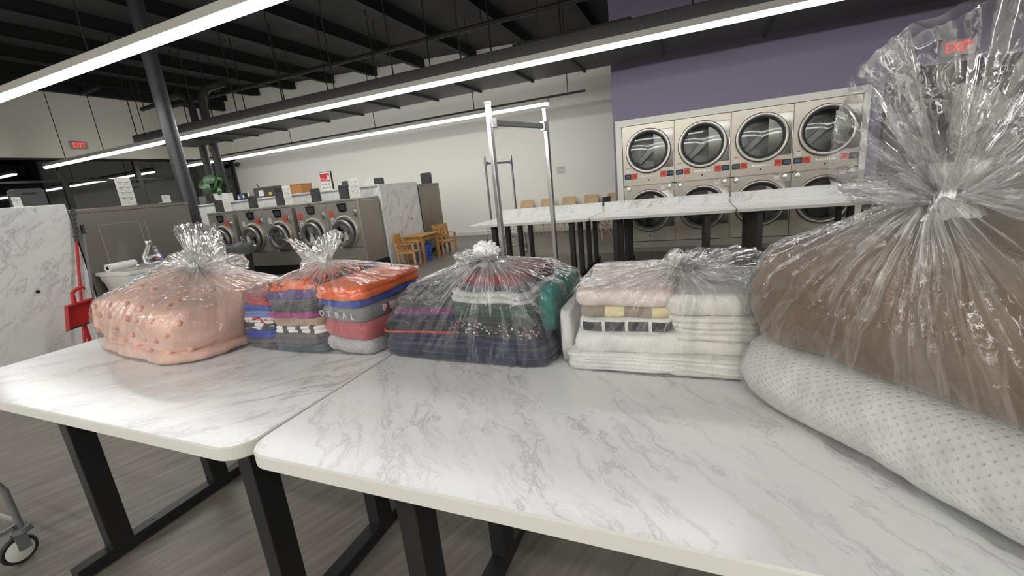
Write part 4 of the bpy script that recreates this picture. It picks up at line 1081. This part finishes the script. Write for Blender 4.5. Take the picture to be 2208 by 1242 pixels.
def ol(pts, Y): return [onY(x, y, Y) for x, y in pts]

# ---- bag 1: pink comforter
M_PINK = fabric('pink_comforter_cloth', (0.77, 0.50, 0.41))
def tp1(v):
    k = max(0.0, min(1.0, (-v.x-.05)/.40)); v.z *= 1-.42*k*k*(1 if v.x < 0 else 0)
    v.z -= .15*max(0, v.x/.4)*v.z
    if v.y < -.12 and v.z > .06: v.y += .03*sin(v.x*9+1)*(v.z/.3)
pink = folded('comforter', 'pink pompom comforter folded in the leftmost bag', 'comforter', None, (-1.985, 1.14, TT+.003), .77, .54, .235, M_PINK, 2, -.14, 2.3, .16, softwarp(.03, 3.3, .26, 0), .018, dome=.055, edge=2.0, taper=tp1, lay=(.17, .83), bmax=.05)
bpy.context.view_layer.update()
bv = BVHTree.FromObject(pink, bpy.context.evaluated_depsgraph_get())
pm = B(); pm.lathe([(0, .011), (.007, .0095), (.0115, .004), (.012, -.003), (.006, -.008)], n=14); pom0 = None
rp = random.Random(5)
spots = []
for (fx, fz) in [(x, z) for z in (.05, .105, .155, .205) for x in (-.30, -.20, -.08, .04, .16, .25, .33)]:
    spots.append((Vector((fx+rp.uniform(-.02, .02), -1, fz+rp.uniform(-.012, .012))), Vector((0, 1, 0))))
for (fx, fy) in [(x, y) for y in (-.16, -.04, .1) for x in (-.3, -.18, -.05, .1, .25)]:
    spots.append((Vector((fx+rp.uniform(-.02, .02), fy, 1)), Vector((0, 0, -1))))
for (o_, d_) in spots:
    hit = bv.ray_cast(o_, d_)
    if hit[0] is None: continue
    if pom0 is None: o = pom0 = pm.build('pompom', simple('pink_pompom', (0.80, 0.465, 0.36), 0.9), pink, 60)
    else: o = pom0.copy(); COL.objects.link(o)
    o.parent = pink; o.location = hit[0]; n_ = hit[1] if hit[1].dot(d_) < 0 else -hit[1]; o.rotation_euler = Vector((0, 0, 1)).rotation_difference(n_).to_euler()
hit = bv.ray_cast(Vector((-.13, -.13, 1)), Vector((0, 0, -1)))
p = B(); p.box((0, 0, 0), (.085, .075, .004), .0015); p.mi = 1; p.box((.0, -.036, -.012), (.085, .006, .03), .002)
lb = p.build('care_label', [simple('label_grey', (0.36, 0.40, 0.44), 0.7), simple('label_mauve', (0.32, 0.27, 0.34), 0.7)], pink); lb.location = hit[0]+Vector((0, -.0, .008)); lb.rotation_euler = (.45, -.12, .45); lb['label'] = 'grey sewn-in label'
nk1 = (-1.905, 1.13, 1.185)
bag1 = hull_bag('plastic_bag', 'clear tied bag holding the pink comforter, leftmost on the table', 'tied clear laundry bags', [pink], nk1, M_PLAS, off=.010, pleats=46, amp=.016, reach=.22, seed=1, crump=.006, extra=[(-2.52, 1.2, .96)])
lobe(None, bag1, nk1, ol([(445, 560), (408, 545), (372, 500), (378, 486), (410, 480), (450, 484), (474, 500), (486, 522), (490, 560), (470, 572)], 1.16), .06, 7, .012, 1.0, rim=.03)
lobe(None, bag1, nk1, ol([(470, 572), (500, 545), (530, 552), (538, 572), (522, 588), (480, 592)], 1.14), .03, 4, .010, 2.0, rim=.05)
lobe(None, bag1, nk1, ol([(430, 590), (380, 603), (330, 622), (322, 605), (336, 575), (370, 545), (410, 538)], 1.10), .04, 8, .010, 3.0, hz0=1.1, hz1=.75, rim=.04)
knot(bag1, nk1, .026, .04)

# ---- bag 2: three stacks of folded clothes
def stack(x, y, z0, w, d, rows, rot=0.0, seed=0, jx=.009, lean=0.0, A=.018, ztot=.24):
    z = z0; res = []; rs = random.Random(seed)
    for (name, label, cat, h, mat, layers, dw) in rows:
        k = (z-z0)
        o = folded(name, label, cat, G, (x+lean*k+rs.uniform(-jx, jx), y+rs.uniform(-jx, jx)*.7, z), w+dw, d+dw*.4, h-.0015, mat, layers, rot+rs.uniform(-.05, .05), seed+z*31, .035, softwarp(A, seed, ztot, k), .011, edge=1.6)
        res.append(o); z += h
    return res
G = 'folded clothes in the bag of bright clothes'
F = fabric
mats = dict(
 greypant=F('grey_knit', (0.125, 0.118, 0.125)), bluegrey=F('blue_grey_cloth', (0.10, 0.125, 0.165)), blue=F('royal_blue_cloth', (0.035, 0.075, 0.36)), white=F('white_cloth', (0.72, 0.71, 0.70)),
 dark=F('charcoal_cloth', (0.06, 0.062, 0.065)), ball=F('dark_white_print', (0.07, 0.075, 0.075), 'blots', (0.72, 0.72, 0.72), scale=1.3, thr=.56), redw=F('red_white_print', (0.72, 0.68, 0.68), 'blots', (0.45, 0.03, 0.05), scale=1.8, thr=.5),
 ltblue=F('light_blue_cloth', (0.16, 0.24, 0.50)), red=F('red_cloth', (0.48, 0.05, 0.05)), maroon=F('maroon_heather', (0.28, 0.05, 0.08), 'heather', (0.40, 0.13, 0.14)),
 dkgrey=F('dark_grey_cloth', (0.06, 0.062, 0.072)), stripe=F('white_black_stripe', (0.06, 0.06, 0.065), 'stripesx', (0.76, 0.75, 0.74), scale=16, thr=.35), tan=F('tan_knit', (0.36, 0.24, 0.17), 'heather', (0.46, 0.33, 0.25)),
 magenta=F('magenta_cloth', (0.36, 0.035, 0.22)), grey=F('mid_grey_cloth', (0.115, 0.115, 0.13)), purple=F('purple_cloth', (0.10, 0.06, 0.24)), orange=F('orange_print', (0.78, 0.13, 0.02), 'blots', (0.09, 0.06, 0.045), scale=1.6, thr=.54),
 orange2=F('orange_cloth', (0.80, 0.14, 0.02)), heather=F('pale_heather_knit', (0.58, 0.57, 0.57), 'heather', (0.36, 0.36, 0.38)), dusty=F('dusty_red_cloth', (0.46, 0.11, 0.12)), fgrey=F('lettered_grey_cloth', (0.21, 0.21, 0.22), 'heather', (0.25, 0.25, 0.26)))
t2 = 'folded clothes'
sL = stack(-1.525, 1.20, TT+.003, .165, .30, [
 ('folded_trousers', 'folded brownish grey garment at the bottom of the left stack of bright clothes', t2, .038, mats['greypant'], 2, .01),
 ('folded_shirt', 'folded blue shirt with white edge above the brownish grey one', t2, .034, mats['blue'], 2, 0),
 ('folded_shirt', 'folded dark shirt with white round print, left stack', t2, .026, mats['ball'], 2, 0),
 ('folded_shirt', 'folded red and white printed shirt, left stack', t2, .024, mats['redw'], 2, 0),
 ('folded_shirt', 'folded light blue shirt, left stack', t2, .022, mats['ltblue'], 2, -.004),
 ('folded_shirt', 'folded deep blue shirt under the red one, left stack', t2, .020, mats['blue'], 1, -.008),
 ('folded_shirt', 'folded bright red shirt under the maroon top, left stack', t2, .018, mats['red'], 1, -.02),
 ('folded_shirt', 'folded maroon heather shirt topping the left stack of bright clothes', t2, .034, mats['maroon'], 2, -.03)], .04, 11, lean=.12)
sM = stack(-1.315, 1.20, TT+.003, .235, .31, [
 ('folded_trousers', 'folded blue grey trousers at the bottom of the middle stack', t2, .030, mats['bluegrey'], 2, .02),
 ('folded_trousers', 'folded charcoal trousers second from the bottom, middle stack', t2, .034, mats['greypant'], 2, .01),
 ('folded_shirt', 'folded dark shirt with broad white stripes, middle stack', t2, .030, mats['stripe'], 2, 0),
 ('folded_sweater', 'folded tan knit sweater with magenta lining, middle stack', t2, .030, mats['tan'], 1, 0),
 ('folded_shirt', 'folded magenta shirt, middle stack', t2, .020, mats['magenta'], 1, .004),
 ('folded_shirt', 'folded nearly black shirt above the magenta one', t2, .026, mats['dkgrey'], 2, -.004),
 ('folded_shirt', 'folded grey shirt under the purple one', t2, .024, mats['grey'], 2, -.002),
 ('folded_shirt', 'folded purple shirt under the orange print, middle stack', t2, .030, mats['purple'], 2, .004),
 ('folded_shirt', 'folded orange shirt with dark print topping the middle stack', t2, .034, mats['orange'], 2, .002)], .02, 12)
sR = stack(-1.075, 1.205, TT+.003, .235, .30, [
 ('folded_sweater', 'folded pale heather grey sweater at the bottom of the right stack', t2, .055, mats['heather'], 1, 0),
 ('folded_sweatshirt', 'folded dusty red sweatshirt above the pale heather one', t2, .062, mats['dusty'], 1, .006),
 ('folded_sweatshirt', 'folded grey sweatshirt with white letters on its front fold', t2, .054, mats['fgrey'], 1, .004),
 ('folded_shirt', 'folded royal blue shirt under the orange top, right stack', t2, .026, mats['blue'], 1, .004),
 ('folded_shirt', 'folded plain orange shirt topping the right stack of bright clothes', t2, .046, mats['orange2'], 2, .010)], -.16, 13)
fg = sR[2]
for i, ch in enumerate('OTBAL'):
    cu = bpy.data.curves.new('lettering', 'FONT'); cu.body = ch; cu.size = .029; cu.align_x = 'CENTER'; cu.align_y = 'CENTER'; cu.extrude = .0012; cu.materials.append(mats['white'])
    o = bpy.data.objects.new('letter', cu); COL.objects.link(o)
    dg = bpy.context.evaluated_depsgraph_get(); me = bpy.data.meshes.new_from_object(o.evaluated_get(dg)); bpy.data.objects.remove(o)
    me.materials.clear(); me.materials.append(mats['white'])
    o = bpy.data.objects.new('printed_letter', me); COL.objects.link(o); o.parent = fg; o.location = (-.075+.040*i, -.1565-.001*i, .026); o.rotation_euler = (pi/2, 0, 0)
p = B(); p.box((.1215, -.03, .030), (.004, .06, .024), .001); p.build('side_print', mats['redw'], fg)
nk2 = (-1.205, 1.15, 1.185)
bag2 = hull_bag('plastic_bag', 'clear tied bag of bright folded clothes with two film ears', 'tied clear laundry bags', sL+sM+sR, nk2, M_PLAS, off=.007, pleats=44, amp=.012, reach=.17, seed=2, crump=.004)
lobe(None, bag2, nk2, ol([(668, 575), (640, 545), (622, 520), (609, 515), (640, 516), (655, 522), (668, 545), (684, 560)], 1.15), .022, 3, .007, 1.5, hz0=1.1, hz1=.55, rim=.03, NU=60)
lobe(None, bag2, nk2, ol([(676, 560), (672, 525), (690, 510), (718, 494), (734, 497), (742, 505), (738, 516), (715, 530), (704, 545), (694, 566)], 1.15), .028, 4, .008, 2.5, hz0=1.1, hz1=.45, rim=.03, NU=60)
lobe(None, bag2, nk2, ol([(645, 590), (648, 565), (660, 552), (690, 552), (706, 560), (700, 578), (690, 592)], 1.15), .03, 5, .008, 3.5, hz0=1.1, hz1=.8, rim=.05, NU=60)
knot(bag2, nk2, .026, .045, 1)

# ---- bag 3: dark clothes
G = 'folded clothes in the bag of dark clothes'
m3 = dict(navy=F('navy_denim', (0.024, 0.029, 0.06)), ink=F('ink_blue', (0.014, 0.015, 0.05)), black=F('black_cloth', (0.010, 0.011, 0.013)), char=F('charcoal_knit', (0.026, 0.027, 0.03)), plum=F('plum_cloth', (0.14, 0.02, 0.10)), maroon=F('deep_red_cloth', (0.19, 0.008, 0.018)),
 pale=F('pale_grey_cloth', (0.50, 0.49, 0.49)), green=F('forest_green', (0.018, 0.055, 0.038)), floral=F('dark_floral', (0.018, 0.019, 0.021), 'floral', (0.55, 0.56, 0.58), (0.45, 0.14, 0.12)), teal=F('teal_cloth', (0.01, 0.19, 0.16)), dkgreen=F('black_green_cloth', (0.018, 0.03, 0.026)), pip=F('red_piping', (0.45, 0.06, 0.04)))
t3 = 'folded clothes'
def sg3(v, h): v.z += .016*sin((v.x+.3)*5.0)
base3 = [folded('folded_jeans', 'broad folded navy jeans at the bottom of the dark clothes bag', t3, G, (-.66, 1.235, TT+.003), .60, .36, .045, m3['navy'], 2, -.03, 31, .06, softwarp(.006, 2, .05, 0), .008),
         folded('folded_jeans', 'folded ink blue jeans second from the bottom of the dark bag', t3, G, (-.665, 1.24, TT+.048), .57, .35, .036, m3['ink'], 2, -.02, 32, .06, softwarp(.008, 5, .05, 0), .008)]
s3l = stack(-.80, 1.235, TT+.085, .27, .32, [
 ('folded_trousers', 'folded dark trousers with red piped edge, left in the dark bag', t3, .034, m3['char'], 2, .02),
 ('folded_shirt', 'folded indigo shirt under the plum one', t3, .020, m3['ink'], 1, -.01),
 ('folded_shirt', 'folded plum shirt, left in the dark bag', t3, .020, m3['plum'], 1, -.02),
 ('folded_shirt', 'folded charcoal knit under the black top', t3, .030, m3['char'], 2, -.05),
 ('folded_shirt', 'folded black top on the left stack of dark clothes', t3, .034, m3['black'], 2, -.10)], .05, 21, A=.034, ztot=.16, lean=.32)
p = B(); ring = [v*1.0 for v in ringrect(.147, .166, .035, .004, 4)]; p.tube(ring+[ring[0]], .0035, 6, False); p.build('red_piping', m3['pip'], s3l[0])
s3r = stack(-.545, 1.235, TT+.085, .265, .33, [
 ('folded_skirt', 'folded black floral skirt at lower right of the dark bag', t3, .040, m3['floral'], 2, .03),
 ('folded_shirt', 'folded black green shirt above the floral skirt', t3, .022, m3['dkgreen'], 1, .01),
 ('folded_shirt', 'folded forest green shirt, right in the dark bag', t3, .034, m3['green'], 2, 0),
 ('folded_shirt', 'folded pale grey shirt under the navy one', t3, .034, m3['pale'], 2, 0),
 ('folded_shirt', 'folded navy shirt under the deep red top', t3, .014, m3['navy'], 1, -.04),
 ('folded_shirt', 'folded deep red top crowning the dark clothes bag', t3, .036, m3['maroon'], 1, -.06)], -.05, 22, A=.030, ztot=.18)
teal = folded('folded_towel', 'teal folded towel upright at right in the dark bag', t3, G, (-.385, 1.27, TT+.0872), .055, .30, .125, m3['teal'], 1, -.05, 33, .025, None, .006)
nk3 = (-.575, 1.16, 1.178)
bag3 = hull_bag('plastic_bag', 'clear tied bag of dark folded clothes with a white rosette top', 'tied clear laundry bags', base3+s3l+s3r+[teal], nk3, M_PLAS, off=.006, pleats=46, amp=.016, reach=.22, seed=3, crump=.004)
# rosette: many short ruffled lobes
rr3 = random.Random(9)
p0 = Vector(nk3)
for k, (pts, sd) in enumerate((
 ([(1010, 590), (990, 575), (978, 558), (982, 545), (998, 536), (1012, 533), (1028, 545)], 1.0), ([(1010, 548), (1022, 532), (1045, 530), (1062, 538), (1072, 552), (1062, 575)], 2.0),
 ([(1050, 548), (1068, 545), (1085, 562), (1094, 578), (1078, 590), (1050, 594)], 3.0), ([(985, 592), (984, 568), (1005, 555), (1035, 552), (1062, 560), (1070, 582), (1060, 594)], 4.0), ([(1000, 580), (1005, 548), (1030, 540), (1055, 548), (1060, 575)], 5.5))):
    lobe(None, bag3, nk3, ol(pts, 1.16-.012*k+.02), .035, 6, .013, sd, NU=70, NV=22, hz0=1.2, hz1=.95 if k != 2 else .5, rim=.10, crumple=.016)
knot(bag3, nk3, .03, .05, 2); rosette(bag3, (nk3[0]+.0, nk3[1], nk3[2]+.03), .036, 3)

# ---- bag 4: white linens
G = 'folded linens in the bag of whites'
m4 = dict(w=F('white_linen', (0.78, 0.77, 0.74)), w2=F('ivory_linen', (0.74, 0.72, 0.67)), pinkish=F('blush_towel', (0.72, 0.60, 0.55)), camo=F('tan_cream_stripe', (0.28, 0.23, 0.16), 'stripesx', (0.72, 0.62, 0.36), scale=8.5, thr=.58), blk=F('black_block_print', (0.72, 0.71, 0.68), 'blocks', (0.04, 0.042, 0.05), scale=17), navy=F('slate_cloth', (0.06, 0.07, 0.10)))
t4 = 'folded linens'
s4l = stack(-.175, 1.235, TT+.003, .265, .32, [
 ('folded_sheet', 'white sheet folded in many layers at the bottom left of the white bag', t4, .050, m4['w'], 5, .035),
 ('folded_sheet', 'plump white folded sheet above the many-layered one', t4, .056, m4['w'], 1, .02),
 ('folded_pillowcase', 'white cloth with black block print under the striped one', t4, .040, m4['blk'], 1, -.02),
 ('folded_towel', 'tan and cream striped towel, left in the white bag', t4, .032, m4['camo'], 1, -.02),
 ('folded_towel', 'blush pink towel topping the left stack of whites', t4, .050, m4['pinkish'], 1, -.01)], .05, 41, A=.012)
s4r = stack(.045, 1.24, TT+.003, .215, .33, [
 ('folded_sheet', 'ivory sheet in thin layers at the bottom right of the white bag', t4, .050, m4['w2'], 4, .02),
 ('folded_sheet', 'plain ivory sheet second from the bottom, right stack of whites', t4, .042, m4['w2'], 1, .015),
 ('folded_sheet', 'ivory sheet showing four soft folds, right stack of whites', t4, .062, m4['w2'], 4, -.01),
 ('folded_sheet', 'smooth ivory sheet topping the right stack of whites', t4, .054, m4['w2'], 1, -.015)], -.02, 42, A=.010)
drape = folded('folded_sheet', 'white sheet standing on edge at the left end of the white bag', t4, G, (-.338, 1.255, TT+.003), .034, .30, .150, m4['w'], 1, .05, 43, .015, None, .008)
slate = folded('folded_shirt', 'slate blue cloth tucked at the right of the white bag', t4, G, (.170, 1.30, TT+.155), .05, .16, .055, m4['navy'], 1, 0, 44, .02, None, .004)
nk4 = (-.035, 1.20, 1.135)
bag4 = hull_bag('plastic_bag', 'clear tied bag of white linens with its mouth flopped rightwards', 'tied clear laundry bags', s4l+s4r+[drape, slate], nk4, M_PLAS, off=.006, pleats=46, amp=.012, reach=.22, seed=4, crump=.004, haze=.8, extra=[(.185, 1.2, TT+.01), (.185, 1.2, TT+.16)])
lobe(None, bag4, nk4, ol([(1402, 602), (1412, 580), (1428, 556), (1446, 540), (1462, 533), (1476, 542), (1480, 560), (1478, 588)], 1.24), .045, 4, .008, 1.0, hz0=.9, hz1=.35, rim=.03)
lobe(None, bag4, nk4, ol([(1470, 600), (1462, 570), (1475, 545), (1500, 534), (1530, 538), (1570, 536), (1605, 532), (1640, 542), (1656, 552), (1650, 580), (1640, 605), (1600, 620)], 1.20), .065, 9, .013, 2.0, hz0=1.2, hz1=.5, rim=.03, NU=110)
lobe(None, bag4, nk4, ol([(1450, 592), (1448, 570), (1462, 552), (1486, 545), (1500, 560), (1496, 590)], 1.17), .03, 8, .012, 3.0, hz0=1.2, hz1=1.0, rim=.10, crumple=.014, NU=70)
knot(bag4, nk4, .026, .05, 3)

# ---- bag 5: white waffle comforter and brown fleece
tv = Vector((.577, -.816, 0)); nv = Vector((.816, .577, 0))
A5 = Vector((.085, 1.085, 0))
c5 = A5 + tv*.445 + nv*.25
rot5 = math.atan2(tv.y, tv.x)
M_WAF = fabric('white_waffle_quilt', (0.74, 0.74, 0.71), 'waffle')
M_FLE = fabric('brown_fleece', (0.185, 0.132, 0.088), 'fleece', (0.225, 0.165, 0.112))
def tp5(v):
    k = v.z/.2
    if v.y < 0: v.y -= .028*sin(pi*min(1, max(0, k)))*(1 if v.y < -.1 else 0)
def wp5(v, h):
    v.z += .02*(v.z/.19)*sin(v.x*3.2+.6)
quilt = folded('comforter', 'thick white waffle quilted comforter at the bottom of the largest bag', 'comforter', None, (c5.x, c5.y, TT+.003), .90, .60, .135, M_WAF, 1, rot5, 51, .15, wp5, .010, dome=.015, bmax=.06)
for v in quilt.data.vertices:
    f = 1.0
    v.co.x *= f; v.co.y *= f
def wpf(v, h):
    v.z += .018*sin(v.x*3.2+.6)+.012*nz(v.x*6, v.y*6, 4)
    if v.y < -.1: v.z -= .022*max(0, sin(v.x*5.5+1.2))*(1-v.z/.2)*max(0, v.z/.05 if v.z < .05 else 1)
fle = folded('blanket', 'brown fleece blanket folded on top of the white waffle comforter', 'blanket', None, (c5.x+.004, c5.y+.004, TT+.150), .90, .60, .190, M_FLE, 1, rot5, 52, .16, wpf, .014, dome=.06, bmax=.05)
for v in fle.data.vertices:
    e = sin(pi*min(1, max(0, .15+v.co.z/.19)))
    f = .97+.03*e; v.co.x *= f; v.co.y *= f
fold_part = B()
nk5 = onY(2040, 437, .80)
bag5 = hull_bag('plastic_bag', 'largest clear bag, at right, holding brown fleece over white quilt', 'tied clear laundry bags', [quilt, fle], nk5, M_PLAS, off=.009, pleats=52, NT=460, NP=120, amp=.019, reach=.24, seed=5, crump=.005, haze=.75)
def o5(pts, Y): return ol(pts, Y)
lobe(None, bag5, nk5, o5([(1985, 452), (1900, 448), (1850, 442), (1812, 420), (1790, 380), (1788, 330), (1800, 270), (1818, 210), (1850, 150), (1900, 105), (1960, 70)], .82), .06, 2.3, .020, 1.0, NU=130, NV=46, hz0=1.0, hz1=.08, rim=.02, crumple=.006)
lobe(None, bag5, nk5, o5([(1850, 150), (1890, 110), (1950, 75), (2010, 50), (2070, 20), (2130, -5), (2220, -40), (2320, -30), (2400, 60), (2430, 180), (2420, 300)], .86), .09, 3.1, .020, 2.3, NU=150, NV=46, hz0=1.0, hz1=.06, rim=.02, crumple=.006)
lobe(None, bag5, nk5, o5([(2060, 190), (2100, 180), (2160, 200), (2230, 200), (2330, 250), (2380, 330), (2360, 420), (2250, 455)], .74), .05, 4, .016, 3.1, NU=120, NV=40, hz0=1.2, hz1=.2, rim=.05, crumple=.008)
lobe(None, bag5, nk5, o5([(1960, 330), (1930, 300), (1960, 285), (2000, 310), (2030, 340), (2080, 330), (2120, 350), (2110, 420)], .77), .03, 3, .014, 4.4, NU=80, NV=30, hz0=1.2, hz1=.5, rim=.08, crumple=.012)
lobe(None, bag5, nk5, o5([(2010, 460), (1930, 445), (1830, 425), (1805, 405), (1840, 390), (1900, 380), (1960, 370), (2010, 390)], .78), .03, 5, .014, 5.2, NU=90, NV=30, hz0=1.2, hz1=.5, rim=.05, crumple=.012)
knot(bag5, nk5, .034, .075, 4)

# ------------------------------------------------------------------ world and view
W_ = bpy.data.worlds.new('night'); S.world = W_; W_.use_nodes = True
W_.node_tree.nodes['Background'].inputs[0].default_value = (0.01, 0.011, 0.014, 1); W_.node_tree.nodes['Background'].inputs[1].default_value = 0.3
S.view_settings.view_transform = 'Standard'; S.view_settings.look = 'None'; S.view_settings.gamma = 1; S.view_settings.exposure = 0.68
S.cycles.transparent_max_bounces = 20; S.cycles.use_light_tree = False; S.cycles.max_bounces = 7; S.cycles.diffuse_bounces = 5; S.cycles.glossy_bounces = 3; S.cycles.transmission_bounces = 8; S.cycles.caustics_reflective = False; S.cycles.caustics_refractive = False
